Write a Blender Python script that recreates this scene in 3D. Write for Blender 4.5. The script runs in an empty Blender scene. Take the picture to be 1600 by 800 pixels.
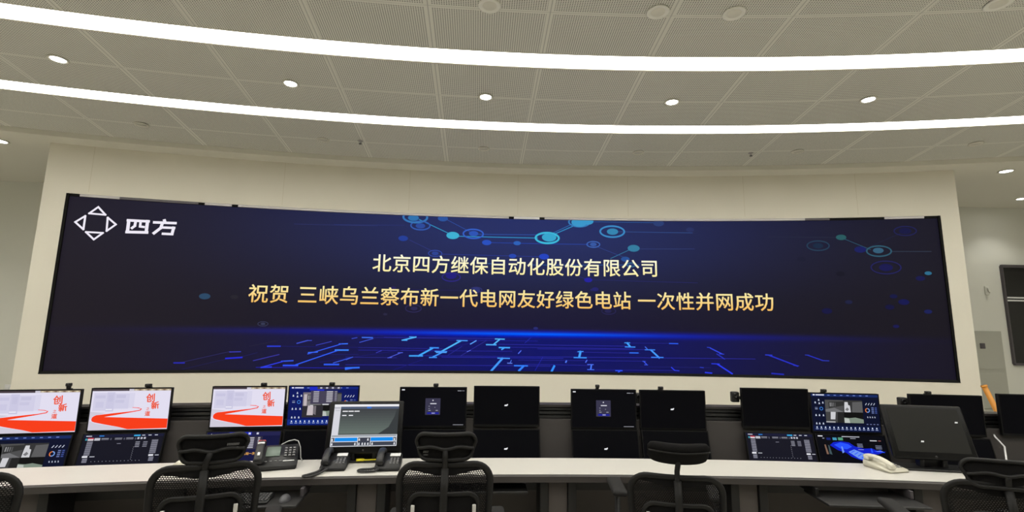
import bpy, bmesh, math, random
from mathutils import Vector, Matrix
from mathutils.geometry import tessellate_polygon
random.seed(7)
S = bpy.context.scene
COL = S.collection

# ------------------------------------------------------------------ camera, world, exposure
TH0 = 0.0459                      # turn between the camera's heading and the room's axis
CY = -17.70                       # centre of the room's concentric arcs lies on the axis at y = CY
FPX, PITCH, ROLL, CAM_H = 760.0, 0.1502, 0.0143, 1.70
_a = math.atan2(-1.21, 17.709) + TH0
_r = math.hypot(1.21, 17.709)
CAM = Vector((_r * math.sin(_a), CY + _r * math.cos(_a), CAM_H))

def _basis():
    F = Vector((0, math.cos(PITCH), math.sin(PITCH)))
    U0 = Vector((0, -math.sin(PITCH), math.cos(PITCH)))
    R0 = Vector((1, 0, 0))
    R = math.cos(ROLL) * R0 + math.sin(ROLL) * U0
    U = -math.sin(ROLL) * R0 + math.cos(ROLL) * U0
    M = Matrix.Rotation(-TH0, 3, 'Z')
    return M @ R, M @ U, M @ F
CR, CU, CF = _basis()
cam_data = bpy.data.cameras.new('camera')
cam_data.sensor_fit = 'HORIZONTAL'
cam_data.sensor_width = 36.0
cam_data.lens = 36.0 * FPX / 1600.0
cam_data.clip_start, cam_data.clip_end = 0.05, 100
cam = bpy.data.objects.new('camera', cam_data)
COL.objects.link(cam)
mw = Matrix((CR, CU, -CF)).transposed().to_4x4()
mw.translation = CAM
cam.matrix_world = mw
S.camera = cam

w = bpy.data.worlds.new('world')
S.world = w
w.use_nodes = True
w.node_tree.nodes['Background'].inputs[0].default_value = (0.6, 0.62, 0.6, 1)
w.node_tree.nodes['Background'].inputs[1].default_value = 0.02
S.view_settings.view_transform = 'Standard'
S.view_settings.look = 'None'
S.view_settings.gamma = 1
S.view_settings.use_curve_mapping = False
S.view_settings.exposure = 0.0

STRIP_POWER = 11.5                  # radiance of the ceiling light strips
SPOT_POWER = 9.0                   # watts of each downlight
FAR_SPOT_POWER = 24.0

# ------------------------------------------------------------------ measuring: where a line of sight meets a surface of the room
def ray(px, py):
    return CF + CR * ((px - 800) / FPX) - CU * ((py - 400) / FPX)

def on_arc(px, py, R):             # -> angle (room axis = 0), height
    d = ray(px, py)
    ox, oy = CAM.x, CAM.y - CY
    a = d.x**2 + d.y**2
    b = ox * d.x + oy * d.y
    c = ox * ox + oy * oy - R * R
    t = (-b + math.sqrt(b * b - a * c)) / a
    x, y = ox + d.x * t, oy + d.y * t
    return math.atan2(x, y), CAM.z + d.z * t

def on_level(px, py, z):           # -> angle, radius
    d = ray(px, py)
    t = (z - CAM.z) / d.z
    x, y = CAM.x + d.x * t, CAM.y - CY + d.y * t
    return math.atan2(x, y), math.hypot(x, y)

def on_back(px, py, Y):            # -> x, z on the flat rear wall
    d = ray(px, py)
    t = (Y - CAM.y) / d.y
    return CAM.x + d.x * t, CAM.z + d.z * t

def P(th, R, z=0.0):
    return Vector((R * math.sin(th), CY + R * math.cos(th), z))

def facing(th, R, z=0.0, turn=0.0):  # frame at a point: local +y points outward to the screen wall, +x to the right
    return Matrix.Translation(P(th, R, z)) @ Matrix.Rotation(-th + turn, 4, 'Z')

# ------------------------------------------------------------------ materials
def lin(c):
    return tuple((v / 255 / 12.92) if v / 255 <= 0.04045 else ((v / 255 + 0.055) / 1.055) ** 2.4 for v in c)
_mats = {}
def mat(name, rgb, rough=0.5, metal=0.0, spec=0.5, noise=0.0, nscale=40.0, bump=0.0, bscale=200.0):
    if name in _mats: return _mats[name]
    m = bpy.data.materials.new(name); m.use_nodes = True
    nt = m.node_tree; b = nt.nodes['Principled BSDF']
    c = (*lin(rgb), 1)
    b.inputs['Base Color'].default_value = c
    b.inputs['Roughness'].default_value = rough
    b.inputs['Metallic'].default_value = metal
    b.inputs['Specular IOR Level'].default_value = spec
    tc = nt.nodes.new('ShaderNodeTexCoord')
    if noise:
        n = nt.nodes.new('ShaderNodeTexNoise'); n.inputs['Scale'].default_value = nscale
        n.inputs['Detail'].default_value = 4
        nt.links.new(tc.outputs['Object'], n.inputs['Vector'])
        mr = nt.nodes.new('ShaderNodeMapRange')
        mr.inputs[3].default_value, mr.inputs[4].default_value = 1 - noise, 1 + noise
        nt.links.new(n.outputs['Fac'], mr.inputs[0])
        mx = nt.nodes.new('ShaderNodeMix'); mx.data_type = 'RGBA'; mx.blend_type = 'MULTIPLY'
        mx.inputs[0].default_value = 1
        mx.inputs[6].default_value = c
        nt.links.new(mr.outputs[0], mx.inputs[7])
        nt.links.new(mx.outputs[2], b.inputs['Base Color'])
    if bump:
        n2 = nt.nodes.new('ShaderNodeTexNoise'); n2.inputs['Scale'].default_value = bscale
        nt.links.new(tc.outputs['Object'], n2.inputs['Vector'])
        bp = nt.nodes.new('ShaderNodeBump'); bp.inputs['Strength'].default_value = bump
        bp.inputs['Distance'].default_value = 0.002
        nt.links.new(n2.outputs['Fac'], bp.inputs['Height'])
        nt.links.new(bp.outputs['Normal'], b.inputs['Normal'])
    _mats[name] = m
    return m

def emit(rgb, k=1.0):              # a lit display colour
    key = 'display_%d_%d_%d_%g' % (*rgb, k)
    if key in _mats: return _mats[key]
    m = bpy.data.materials.new(key); m.use_nodes = True
    b = m.node_tree.nodes['Principled BSDF']
    b.inputs['Base Color'].default_value = (0.0015, 0.0015, 0.0015, 1)
    b.inputs['Roughness'].default_value = 0.5
    b.inputs['Specular IOR Level'].default_value = 0.04
    b.inputs['Emission Color'].default_value = (*lin(rgb), 1)
    b.inputs['Emission Strength'].default_value = k
    _mats[key] = m
    return m

def M_(nt, op, a, b=None, c=None):
    n = nt.nodes.new('ShaderNodeMath'); n.operation = op
    for i, v in enumerate((a, b, c)):
        if v is None: continue
        if isinstance(v, (int, float)): n.inputs[i].default_value = v
        else: nt.links.new(v, n.inputs[i])
    return n.outputs[0]

def polar_nodes(nt):               # object origin sits on the arc centre
    tc = nt.nodes.new('ShaderNodeTexCoord')
    sp = nt.nodes.new('ShaderNodeSeparateXYZ')
    nt.links.new(tc.outputs['Object'], sp.inputs[0])
    x, y, z = sp.outputs
    R = M_(nt, 'SQRT', M_(nt, 'ADD', M_(nt, 'MULTIPLY', x, x), M_(nt, 'MULTIPLY', y, y)))
    th = M_(nt, 'ARCTAN2', x, y)
    return R, th, z

SEAM_STEP, SEAM_OFF = 0.0432, -0.0883 + TH0
def perforated_ceiling():
    m = bpy.data.materials.new('perforated_ceiling_panel'); m.use_nodes = True
    nt = m.node_tree; b = nt.nodes['Principled BSDF']
    R, th, z = polar_nodes(nt)
    k = M_(nt, 'DIVIDE', M_(nt, 'SUBTRACT', th, SEAM_OFF), SEAM_STEP)
    fr = M_(nt, 'SUBTRACT', M_(nt, 'FRACT', M_(nt, 'ADD', k, 0.5)), 0.5)
    dseam = M_(nt, 'MULTIPLY', M_(nt, 'ABSOLUTE', fr), M_(nt, 'MULTIPLY', R, SEAM_STEP))
    # holes, square grid inside each panel
    pitch = 0.0185
    hx = M_(nt, 'SUBTRACT', M_(nt, 'FRACT', M_(nt, 'DIVIDE', M_(nt, 'MULTIPLY', th, 22.0), pitch)), 0.5)
    hy = M_(nt, 'SUBTRACT', M_(nt, 'FRACT', M_(nt, 'DIVIDE', R, pitch)), 0.5)
    d = M_(nt, 'SQRT', M_(nt, 'ADD', M_(nt, 'MULTIPLY', hx, hx), M_(nt, 'MULTIPLY', hy, hy)))
    hole = M_(nt, 'LESS_THAN', d, 0.30)
    # ring seams half way along each panel ring
    rs = None
    for r0 in (21.05, 22.437, 23.86):
        q = M_(nt, 'ABSOLUTE', M_(nt, 'SUBTRACT', R, r0))
        rs = q if rs is None else M_(nt, 'MINIMUM', rs, q)
    plain = M_(nt, 'MAXIMUM', M_(nt, 'LESS_THAN', dseam, 0.026), M_(nt, 'LESS_THAN', rs, 0.016))
    gap = M_(nt, 'MULTIPLY', M_(nt, 'MAXIMUM', M_(nt, 'LESS_THAN', dseam, 0.004), M_(nt, 'LESS_THAN', rs, 0.002)), 0.45)
    dark = M_(nt, 'MAXIMUM', M_(nt, 'MULTIPLY', hole, M_(nt, 'SUBTRACT', 1.0, plain)), gap)
    mx = nt.nodes.new('ShaderNodeMix'); mx.data_type = 'RGBA'
    mx.inputs[6].default_value = (*lin((232, 231, 221)), 1)
    mx.inputs[7].default_value = (*lin((116, 115, 108)), 1)
    nt.links.new(dark, mx.inputs[0])
    nt.links.new(mx.outputs[2], b.inputs['Base Color'])
    b.inputs['Roughness'].default_value = 0.6
    return m

def led_picture():
    """the dim blue picture the LED wall shows: broad navy glow above, a bright horizon, a dark lower field"""
    m = bpy.data.materials.new('led_display'); m.use_nodes = True
    nt = m.node_tree; b = nt.nodes['Principled BSDF']
    R, th, z = polar_nodes(nt)
    s = M_(nt, 'MULTIPLY', th, 24.735)
    def gauss(v, c, wd):
        q = M_(nt, 'DIVIDE', M_(nt, 'SUBTRACT', v, c), wd)
        return M_(nt, 'EXPONENT', M_(nt, 'MULTIPLY', M_(nt, 'MULTIPLY', q, q), -1.0))
    def soft(v, lo, hi):
        mr = nt.nodes.new('ShaderNodeMapRange'); mr.interpolation_type = 'SMOOTHSTEP'
        nt.links.new(v, mr.inputs[0]); mr.inputs[1].default_value = lo; mr.inputs[2].default_value = hi
        return mr.outputs[0]
    horizon_z = HZ
    top = M_(nt, 'MULTIPLY', gauss(s, 0.1, 3.3), soft(z, 1.7, 3.2))
    below = M_(nt, 'SUBTRACT', 1.0, soft(z, horizon_z - 0.03, horizon_z + 0.04))
    floor = M_(nt, 'MULTIPLY', M_(nt, 'MULTIPLY', gauss(s, 0.35, 3.1), below), 0.9)
    line = M_(nt, 'MULTIPLY', gauss(z, horizon_z, 0.040), gauss(s, 0.1, 2.5))
    core = M_(nt, 'MULTIPLY', gauss(z, horizon_z, 0.020), gauss(s, 0.25, 1.3))
    halo = M_(nt, 'MULTIPLY', gauss(z, horizon_z, 0.45), gauss(s, 0.3, 3.0))
    def chan(base, lst):
        o = base
        for f, k in lst: o = M_(nt, 'MULTIPLY_ADD', f, k, o)
        return o
    left = gauss(s, -7.0, 4.0)  # haze over the left end, painted into the emission
    r = chan(0.0058, [(left, 0.0055), (top, 0.009), (floor, -0.006), (core, 0.00), (line, -0.008)])
    g = chan(0.0042, [(left, 0.0040), (top, 0.020), (floor, -0.002), (core, 0.10), (line, 0.004)])
    bl = chan(0.0095, [(left, 0.0050), (top, 0.115), (floor, 0.11), (core, 0.25), (line, 0.62), (halo, 0.022)])
    cb = nt.nodes.new('ShaderNodeCombineColor')
    for i, v in enumerate((r, g, bl)): nt.links.new(v, cb.inputs[i])
    nt.links.new(cb.outputs[0], b.inputs['Emission Color'])
    b.inputs['Emission Strength'].default_value = 1.0
    b.inputs['Base Color'].default_value = (0.004, 0.004, 0.004, 1)
    b.inputs['Roughness'].default_value = 0.6
    b.inputs['Specular IOR Level'].default_value = 0.1
    return m

def mesh_fabric():
    """woven chair mesh: open cells between dark threads"""
    m = bpy.data.materials.new('black_chair_mesh'); m.use_nodes = True
    nt = m.node_tree; b = nt.nodes['Principled BSDF']
    b.inputs['Base Color'].default_value = (*lin((14, 13, 13)), 1)
    b.inputs['Roughness'].default_value = 0.85
    b.inputs['Specular IOR Level'].default_value = 0.2
    tc = nt.nodes.new('ShaderNodeTexCoord'); sp = nt.nodes.new('ShaderNodeSeparateXYZ')
    nt.links.new(tc.outputs['Object'], sp.inputs[0])
    x, y, z = sp.outputs
    row = M_(nt, 'FLOOR', M_(nt, 'DIVIDE', z, 0.008))
    sh = M_(nt, 'MULTIPLY', M_(nt, 'FRACT', M_(nt, 'MULTIPLY', row, 0.5)), 0.011)
    fx = M_(nt, 'ABSOLUTE', M_(nt, 'SUBTRACT', M_(nt, 'FRACT', M_(nt, 'DIVIDE', M_(nt, 'ADD', x, sh), 0.011)), 0.5))
    fz = M_(nt, 'ABSOLUTE', M_(nt, 'SUBTRACT', M_(nt, 'FRACT', M_(nt, 'DIVIDE', z, 0.008)), 0.5))
    hole = M_(nt, 'MULTIPLY', M_(nt, 'LESS_THAN', fx, 0.33), M_(nt, 'LESS_THAN', fz, 0.30))
    tr = nt.nodes.new('ShaderNodeBsdfTransparent')
    mix = nt.nodes.new('ShaderNodeMixShader')
    nt.links.new(hole, mix.inputs[0]); nt.links.new(b.outputs[0], mix.inputs[1]); nt.links.new(tr.outputs[0], mix.inputs[2])
    nt.links.new(mix.outputs[0], nt.nodes['Material Output'].inputs['Surface'])
    return m

WALL = mat('cream_wall_panel', (227, 222, 207), 0.65, noise=0.02, nscale=2)
FARWALL = mat('white_wall_paint', (222, 222, 212), 0.7, noise=0.015, nscale=3)
WHITE = mat('white_gypsum', (226, 223, 210), 0.7)
FLOORM = mat('grey_floor_tile', (196, 192, 182), 0.35, noise=0.05, nscale=3)
DESKTOP = mat('white_laminate', (206, 203, 197), 0.4, noise=0.012, nscale=25)
EDGE = mat('charcoal_edge', (58, 54, 53), 0.45)
CONSOLE = mat('charcoal_console', (52, 48, 47), 0.55, noise=0.04, nscale=30)
CONSOLE_L = mat('grey_console_panel', (76, 70, 68), 0.6, noise=0.03, nscale=20)
RAILM = mat('black_rail', (17, 16, 17), 0.5)
BLACK = mat('black_plastic', (15, 15, 16), 0.45, bump=0.15, bscale=600)
BEZEL = mat('black_bezel', (9, 9, 10), 0.4, 0.0, 0.25)
GLASSOFF = mat('dark_screen_glass', (9, 9, 12), 0.28)
DARKGREY = mat('dark_grey_plastic', (26, 25, 26), 0.5)
PHONEK = mat('phone_black', (28, 28, 30), 0.42)
PHONEW = mat('phone_ivory', (218, 214, 198), 0.45)
KEYC = mat('key_grey', (120, 120, 122), 0.5)
CHAIRK = mat('chair_black_frame', (17, 16, 16), 0.55, 0.0, 0.3, bump=0.1, bscale=400)
CUSH = mat('chair_black_cushion', (15, 14, 15), 0.9, 0.0, 0.2, bump=0.3, bscale=500)
TAGM = mat('clip_light_grey', (196, 194, 190), 0.5)
METAL = mat('brushed_aluminium', (176, 172, 172), 0.35, metal=0.6)
METALD = mat('dark_aluminium', (92, 88, 92), 0.4, metal=0.5)
CHROME = mat('steel', (150, 150, 152), 0.25, metal=1.0)
CABLEW = mat('white_cable', (205, 205, 205), 0.5)
YELLOW = mat('yellow_tape', (235, 220, 40), 0.6)
ORANGE = mat('orange_pole', (222, 150, 60), 0.5)
NIGHT = mat('night_glass', (14, 12, 15), 0.12)
PANELG = mat('grey_cabinet_paint', (176, 176, 164), 0.55)
RED = mat('red_sticker', (190, 50, 50), 0.5)
LCD = mat('lcd_green_grey', (92, 108, 98), 0.3)
PAPER = mat('white_paper_insert', (225, 225, 225), 0.7)
MESHF = mesh_fabric()
CEILP = perforated_ceiling()

# ------------------------------------------------------------------ mesh builder
I4 = Matrix.Identity(4)
class MB:
    def __init__(s):
        s.v, s.f, s.m, s.sm = [], [], [], []
    def add(s, verts, faces, mi=0, M=I4, smooth=False):
        o = len(s.v)
        s.v += [M @ Vector(p) for p in verts]
        for f in faces:
            s.f.append([o + i for i in f]); s.m.append(mi); s.sm.append(smooth)
        return s
    def box(s, c, d, mi=0, M=I4, R=None):
        hx, hy, hz = d[0] / 2, d[1] / 2, d[2] / 2
        vs = [Vector((x, y, z)) for z in (-hz, hz) for y in (-hy, hy) for x in (-hx, hx)]
        T = Matrix.Translation(c)
        if R is not None: T = T @ R
        return s.add([T @ p for p in vs], [(0, 2, 3, 1), (4, 5, 7, 6), (0, 1, 5, 4), (2, 6, 7, 3), (0, 4, 6, 2), (1, 3, 7, 5)], mi, M)
    def rbox(s, c, d, r=0.01, mi=0, M=I4, R=None, seg=3):
        """box with rounded edges"""
        bm = bmesh.new(); bmesh.ops.create_cube(bm, size=1)
        for p in bm.verts: p.co = Vector((p.co.x * d[0], p.co.y * d[1], p.co.z * d[2]))
        r = min(r, min(d) * 0.49)
        bmesh.ops.bevel(bm, geom=bm.edges[:], offset=r, segments=seg, profile=0.5, affect='EDGES')
        T = Matrix.Translation(c)
        if R is not None: T = T @ R
        bm.verts.index_update()
        s.add([T @ p.co for p in bm.verts], [[q.index for q in f.verts] for f in bm.faces], mi, M, True)
        bm.free(); return s
    def tube(s, pts, r, n=8, mi=0, M=I4, closed=False, caps=True, flat=None):
        """round bar along a path; flat=(a,b) gives an elliptical section"""
        pts = [Vector(p) for p in pts]; N = len(pts); rings = []
        up = Vector((0, 0, 1)); prev = None
        for i, p in enumerate(pts):
            a = pts[(i - 1) % N] if (closed or i) else p
            b = pts[(i + 1) % N] if (closed or i < N - 1) else p
            t = (b - a).normalized()
            if prev is None:
                nrm = t.cross(up)
                if nrm.length < 0.1: nrm = t.cross(Vector((0, 1, 0)))
                nrm.normalize()
            else:
                nrm = (prev - t * prev.dot(t)).normalized()
            prev = nrm; bi = t.cross(nrm)
            rr = r[i] if isinstance(r, (list, tuple)) else r
            ra, rb = (rr, rr) if flat is None else flat
            rings.append([p + nrm * math.cos(2 * math.pi * k / n) * ra + bi * math.sin(2 * math.pi * k / n) * rb for k in range(n)])
        vs = [q for g in rings for q in g]; fs = []
        for i in range(N if closed else N - 1):
            j = (i + 1) % N
            for k in range(n):
                l = (k + 1) % n
                fs.append((i * n + k, i * n + l, j * n + l, j * n + k))
        if caps and not closed:
            fs.append(tuple(range(n - 1, -1, -1))); fs.append(tuple((N - 1) * n + k for k in range(n)))
        return s.add(vs, fs, mi, M, True)
    def lathe(s, prof, n=20, mi=0, M=I4):
        """prof: (radius, height) pairs about local z"""
        vs, fs = [], []
        for r, z in prof:
            for k in range(n):
                a = 2 * math.pi * k / n
                vs.append((r * math.cos(a), r * math.sin(a), z))
        for i in range(len(prof) - 1):
            for k in range(n):
                l = (k + 1) % n
                fs.append((i * n + k, i * n + l, (i + 1) * n + l, (i + 1) * n + k))
        fs.append(tuple(range(n - 1, -1, -1))); fs.append(tuple((len(prof) - 1) * n + k for k in range(n)))
        return s.add(vs, fs, mi, M, True)
    def arcslab(s, th0, th1, prof, step=0.006, mi=0, M=I4):
        """closed (R,z) profile swept round the room's arc centre"""
        n = max(2, int(abs(th1 - th0) / step)); k = len(prof); vs, fs = [], []
        for i in range(n + 1):
            t = th0 + (th1 - th0) * i / n
            vs += [(R * math.sin(t), R * math.cos(t), z) for R, z in prof]
        for i in range(n):
            for j in range(k):
                l = (j + 1) % k
                fs.append((i * k + j, (i + 1) * k + j, (i + 1) * k + l, i * k + l))
        fs.append(tuple(range(k))); fs.append(tuple(n * k + j for j in range(k - 1, -1, -1)))
        return s.add(vs, fs, mi, M)
    def grid(s, fn, nu, nv, mi=0, M=I4, smooth=True):
        vs = [fn(i / nu, j / nv) for j in range(nv + 1) for i in range(nu + 1)]
        fs = [(j * (nu + 1) + i, j * (nu + 1) + i + 1, (j + 1) * (nu + 1) + i + 1, (j + 1) * (nu + 1) + i) for j in range(nv) for i in range(nu)]
        return s.add(vs, fs, mi, M, smooth)
    def build(s, name, mats, parent=None, M=None, fix=True):
        me = bpy.data.meshes.new(name)
        me.from_pydata([tuple(p) for p in s.v], [], s.f)
        if not isinstance(mats, (list, tuple)): mats = [mats]
        for q in mats: me.materials.append(q)
        me.polygons.foreach_set('material_index', s.m)
        me.polygons.foreach_set('use_smooth', s.sm)
        if fix:
            bm = bmesh.new(); bm.from_mesh(me)
            bmesh.ops.recalc_face_normals(bm, faces=bm.faces[:])
            bm.to_mesh(me); bm.free()
        me.update()
        o = bpy.data.objects.new(name, me); COL.objects.link(o)
        if parent: o.parent = parent
        if M is not None: o.matrix_local = M
        return o

def thing(name, label, cat, M=I4, group=None):
    o = bpy.data.objects.new(name, None); COL.objects.link(o)
    o.empty_display_size = 0.1
    o.matrix_world = M
    o['label'] = label; o['category'] = cat
    if group: o['group'] = group
    return o
def tag(o, label, cat, group=None):
    o['label'] = label; o['category'] = cat
    if group: o['group'] = group
    return o
def struct(o, label=None):
    o['kind'] = 'structure'
    if label: o['label'] = label
    return o
ARC = Matrix.Translation((0, CY, 0))

_glyphs = {}
def glyph(ch, bold=0.0):
    """outline mesh of one character with the built-in font: vertices in em units, faces, bounding box"""
    key = (ch, bold)
    if key in _glyphs: return _glyphs[key]
    cu = bpy.data.curves.new('lettering', 'FONT'); cu.body = ch; cu.resolution_u = 3
    ob = bpy.data.objects.new('lettering', cu); COL.objects.link(ob)
    dg = bpy.context.evaluated_depsgraph_get()
    me = ob.evaluated_get(dg).to_mesh()
    vs = [(p.co.x, p.co.y) for p in me.vertices]; fs = [tuple(f.vertices) for f in me.polygons]
    ob.evaluated_get(dg).to_mesh_clear()
    bpy.data.objects.remove(ob); bpy.data.curves.remove(cu)
    if bold and vs:                # widen every stroke: a thin band along each outline edge
        cnt = {}
        for f in fs:
            for a, b in zip(f, f[1:] + f[:1]): cnt[frozenset((a, b))] = cnt.get(frozenset((a, b)), 0) + 1
        for e, n_ in list(cnt.items()):
            if n_ != 1: continue
            a, b = tuple(e); (ax, ay), (bx, by_) = vs[a], vs[b]; L = math.hypot(bx - ax, by_ - ay)
            if L < 1e-6: continue
            dx, dy = (bx - ax) / L * bold, (by_ - ay) / L * bold
            o = len(vs)
            vs += [(ax - dx * .6 - dy, ay - dy * .6 + dx), (ax - dx * .6 + dy, ay - dy * .6 - dx), (bx + dx * .6 + dy, by_ + dy * .6 - dx), (bx + dx * .6 - dy, by_ + dy * .6 + dx)]
            fs.append((o, o + 1, o + 2, o + 3))
    if vs:
        xs, ys = [p[0] for p in vs], [p[1] for p in vs]
        bb = (min(xs), max(xs), min(ys), max(ys))
    else: bb = (0, 1, 0, 1)
    _glyphs[key] = (vs, fs, bb)
    return _glyphs[key]

# ------------------------------------------------------------------ the room
RW, ZC, ZSOF = 24.709, 4.047, 3.983            # screen wall radius, panel ceiling, gypsum soffit
YB, XS, YR = 8.12, 11.0, -7.0                  # rear wall, side walls, wall behind the camera
RE = 24.43                                     # edge of the panelled ceiling
TW = (-0.2929 + TH0, 0.2006 + TH0)             # ends of the free-standing screen wall
SCR = (-0.2830 + TH0, 0.1915 + TH0)            # ends of the LED screen
ZS0, ZS1 = 1.090, 3.343
RS = 24.735                                    # face of the screen

fl = MB().box((0, (YB + YR) / 2, -0.05), (2 * XS, YB - YR, 0.1)); struct(fl.build('floor', FLOORM))
struct(MB().box((0, (YB + YR) / 2, 4.30), (2 * XS + 0.2, YB - YR + 0.2, 0.1)).build('ceiling', WHITE))
struct(MB().box((0, YB + 0.05, 2.12), (2 * XS + 0.2, 0.1, 4.24)).build('wall_back', FARWALL))
struct(MB().box((-XS - 0.05, (YB + YR) / 2, 2.12), (0.1, YB - YR, 4.24)).build('wall_left', FARWALL))
struct(MB().box((XS + 0.05, (YB + YR) / 2, 2.12), (0.1, YB - YR, 4.24)).build('wall_right', FARWALL))
struct(MB().box((0, YR - 0.05, 2.12), (2 * XS + 0.2, 0.1, 4.24)).build('wall_front', FARWALL))

# gypsum soffit beyond the panel ceiling, with its small step
mb = MB(); N = 80; T = 0.425
vs, fs = [], []
for i in range(N + 1):
    t = -T + 2 * T * i / N
    x, y = RE * math.sin(t), RE * math.cos(t)
    xb = max(-XS, min(XS, (YB - CY) * math.tan(t) * 1.0))
    if abs(t) >= T - 1e-6: xb = math.copysign(XS, t)
    vs += [(x, y, 4.2), (x, y, ZSOF), (xb, YB - CY, ZSOF), (xb, YB - CY, 4.2)]
for i in range(N):
    for j in range(3):
        fs.append((i * 4 + j, (i + 1) * 4 + j, (i + 1) * 4 + j + 1, i * 4 + j + 1))
mb.add(vs, fs); o = mb.build('trim_1', WHITE, M=ARC); struct(o, 'cream gypsum ceiling band above the screen wall')

# panelled ceiling rings between the light strips
STRIPS = [(21.604, 21.845), (23.029, 23.270), (20.180, 20.420), (18.756, 18.996), (17.331, 17.571)]
edges = [15.9, 17.331, 17.571, 18.756, 18.996, 20.180, 20.420, 21.604, 21.845, 23.029, 23.270, RE - 0.001]
TC = 0.43
mb = MB()
for a, b in zip(edges[0::2], edges[1::2]):
    mb.arcslab(-TC, TC, [(a, ZC), (b, ZC), (b, ZC + 0.03), (a, ZC + 0.03)])
struct(mb.build('ceiling_panels', CEILP, M=ARC), 'grey perforated metal ceiling panels in concentric rings')

# free-standing curved wall round the screen
mb = MB(); RB = RW + 0.35
for a, b, z0, z1 in ((TW[0], SCR[0], 0, ZSOF), (SCR[1], TW[1], 0, ZSOF), (SCR[0], SCR[1], 0, ZS0), (SCR[0], SCR[1], ZS1, ZSOF)):
    mb.arcslab(a, b, [(RW, z0), (RB, z0), (RB, z1), (RW, z1)], step=0.005)
struct(mb.build('wall_screen', WALL, M=ARC), 'cream curved wall framing the big screen')
# faint joints between the wall panels
mb = MB()
for i, t in enumerate((-0.2735, -0.18, -0.11, -0.046, 0.02, 0.088, 0.15)):
    z0 = ZS1 + 0.03
    mb.arcslab(t + TH0 - 0.00008, t + TH0 + 0.00008, [(RW - 0.0006, z0), (RW + 0.002, z0), (RW + 0.002, ZSOF), (RW - 0.0006, ZSOF)], step=1)
struct(mb.build('trim_2', mat('panel_joint', (206, 198, 175), 0.8), M=ARC), 'hairline joints of the wall panels')

# ------------------------------------------------------------------ ceiling lights
def lamp(rgb, k, name):
    m = bpy.data.materials.new(name); m.use_nodes = True
    b = m.node_tree.nodes['Principled BSDF']
    b.inputs['Base Color'].default_value = (0.8, 0.8, 0.8, 1)
    b.inputs['Emission Color'].default_value = (*rgb, 1)
    b.inputs['Emission Strength'].default_value = k
    return m
STRIPM = lamp((1.0, 0.975, 0.90), STRIP_POWER, 'light_strip_diffuser')
SPOTM = lamp((1.0, 0.98, 0.95), 25.0, 'downlight_lens')
slabels = ['long curved white ceiling light strip nearest the top of the photo', 'long curved white ceiling light strip nearer the screen wall']
for i, (a, b) in enumerate(STRIPS):
    lab = slabels[i] if i < 2 else 'curved white ceiling light strip behind the photographer'
    t = thing('light_strip', lab, 'ceiling light', ARC, 'curved ceiling light strips')
    MB().arcslab(-TC, TC, [(a, ZC + 0.012), (b - 0.040, ZC + 0.012), (b - 0.040, ZC + 0.03), (a, ZC + 0.03)]).build('diffuser', STRIPM, t)
    fm = MB()
    fm.arcslab(-TC, TC, [(b - 0.026, ZC - 0.004), (b, ZC - 0.004), (b, ZC + 0.03), (b - 0.026, ZC + 0.03)])
    fm.arcslab(-TC, TC, [(a - 0.012, ZC - 0.003), (a, ZC - 0.003), (a, ZC + 0.025), (a - 0.012, ZC + 0.025)])
    fm.build('flange', WHITE, t)

def downlight(px, py, z, label, group, watts, r=0.075, lit=True, cat='ceiling light', name='downlight'):
    th, R = on_level(px, py, z)
    t = thing(name, label, cat, Matrix.Translation(P(th, R, z)), group)
    ring = MB().lathe([(r, -0.001), (r + 0.02, -0.004), (r + 0.022, -0.010), (r + 0.004, -0.012), (r - 0.004, -0.004)], 28)
    ring.build('trim_ring', WHITE, t)
    MB().lathe([(r - 0.003, -0.002), (r - 0.003, -0.006)], 28).build('lens', SPOTM if lit else mat('lens_off', (214, 212, 200), 0.4), t)
    if lit:
        ld = bpy.data.lights.new('downlight_lamp', 'SPOT'); ld.energy = watts; ld.spot_size = math.radians(110); ld.spot_blend = 0.6
        ld.shadow_soft_size = 0.06; ld.color = (1, 0.97, 0.92)
        lo = bpy.data.objects.new('downlight_lamp', ld); COL.objects.link(lo); lo.parent = t; lo.location = (0, 0, -0.03)
    return t
ord5 = ['leftmost of the five lit downlights between the light strips', 'second from left of the five lit downlights between the light strips',
        'middle one of the five lit downlights between the light strips', 'fourth from left of the five lit downlights between the light strips',
        'rightmost of the five lit downlights between the light strips']
for (px, py), lab in zip([(91, 92), (454, 130), (759, 151), (1050, 159), (1357, 155)], ord5):
    downlight(px, py, ZC, lab, 'lit downlights between the strips', SPOT_POWER, r=0.058)
ord6 = ['leftmost', 'second from left', 'third from left', 'third from right', 'second from right', 'rightmost']
for (px, py), lab in zip([(221, 194), (505, 218), (756, 232), (997, 238), (1246, 236), (1525, 224)], ord6):
    downlight(px, py, ZC, 'small unlit downlight above the screen wall, %s of the six' % lab, 'unlit downlights near the screen wall', 0, r=0.055, lit=False)
for (px, py), lab in zip([(765, 8), (1028, 18), (1147, 20), (1560, 5)], ['leftmost of four along the photo top edge', 'second from left of four along the photo top edge', 'third from left of four along the photo top edge', 'in the top right corner of the photo']):
    th, R = on_level(px, py, ZC)
    t = thing('ceiling_speaker', 'round grey ceiling speaker, ' + lab, 'speaker', Matrix.Translation(P(th, R, ZC)), 'round ceiling speakers')
    MB().lathe([(0.066, 0), (0.082, -0.003), (0.085, -0.010), (0.07, -0.014), (0.064, -0.008)], 28).build('trim_ring', mat('speaker_rim', (244, 243, 234), 0.5), t)
    MB().lathe([(0.064, -0.002), (0.05, -0.009), (0.0, -0.011)], 28).build('grille', mat('speaker_grille', (226, 224, 212), 0.7), t)
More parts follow.
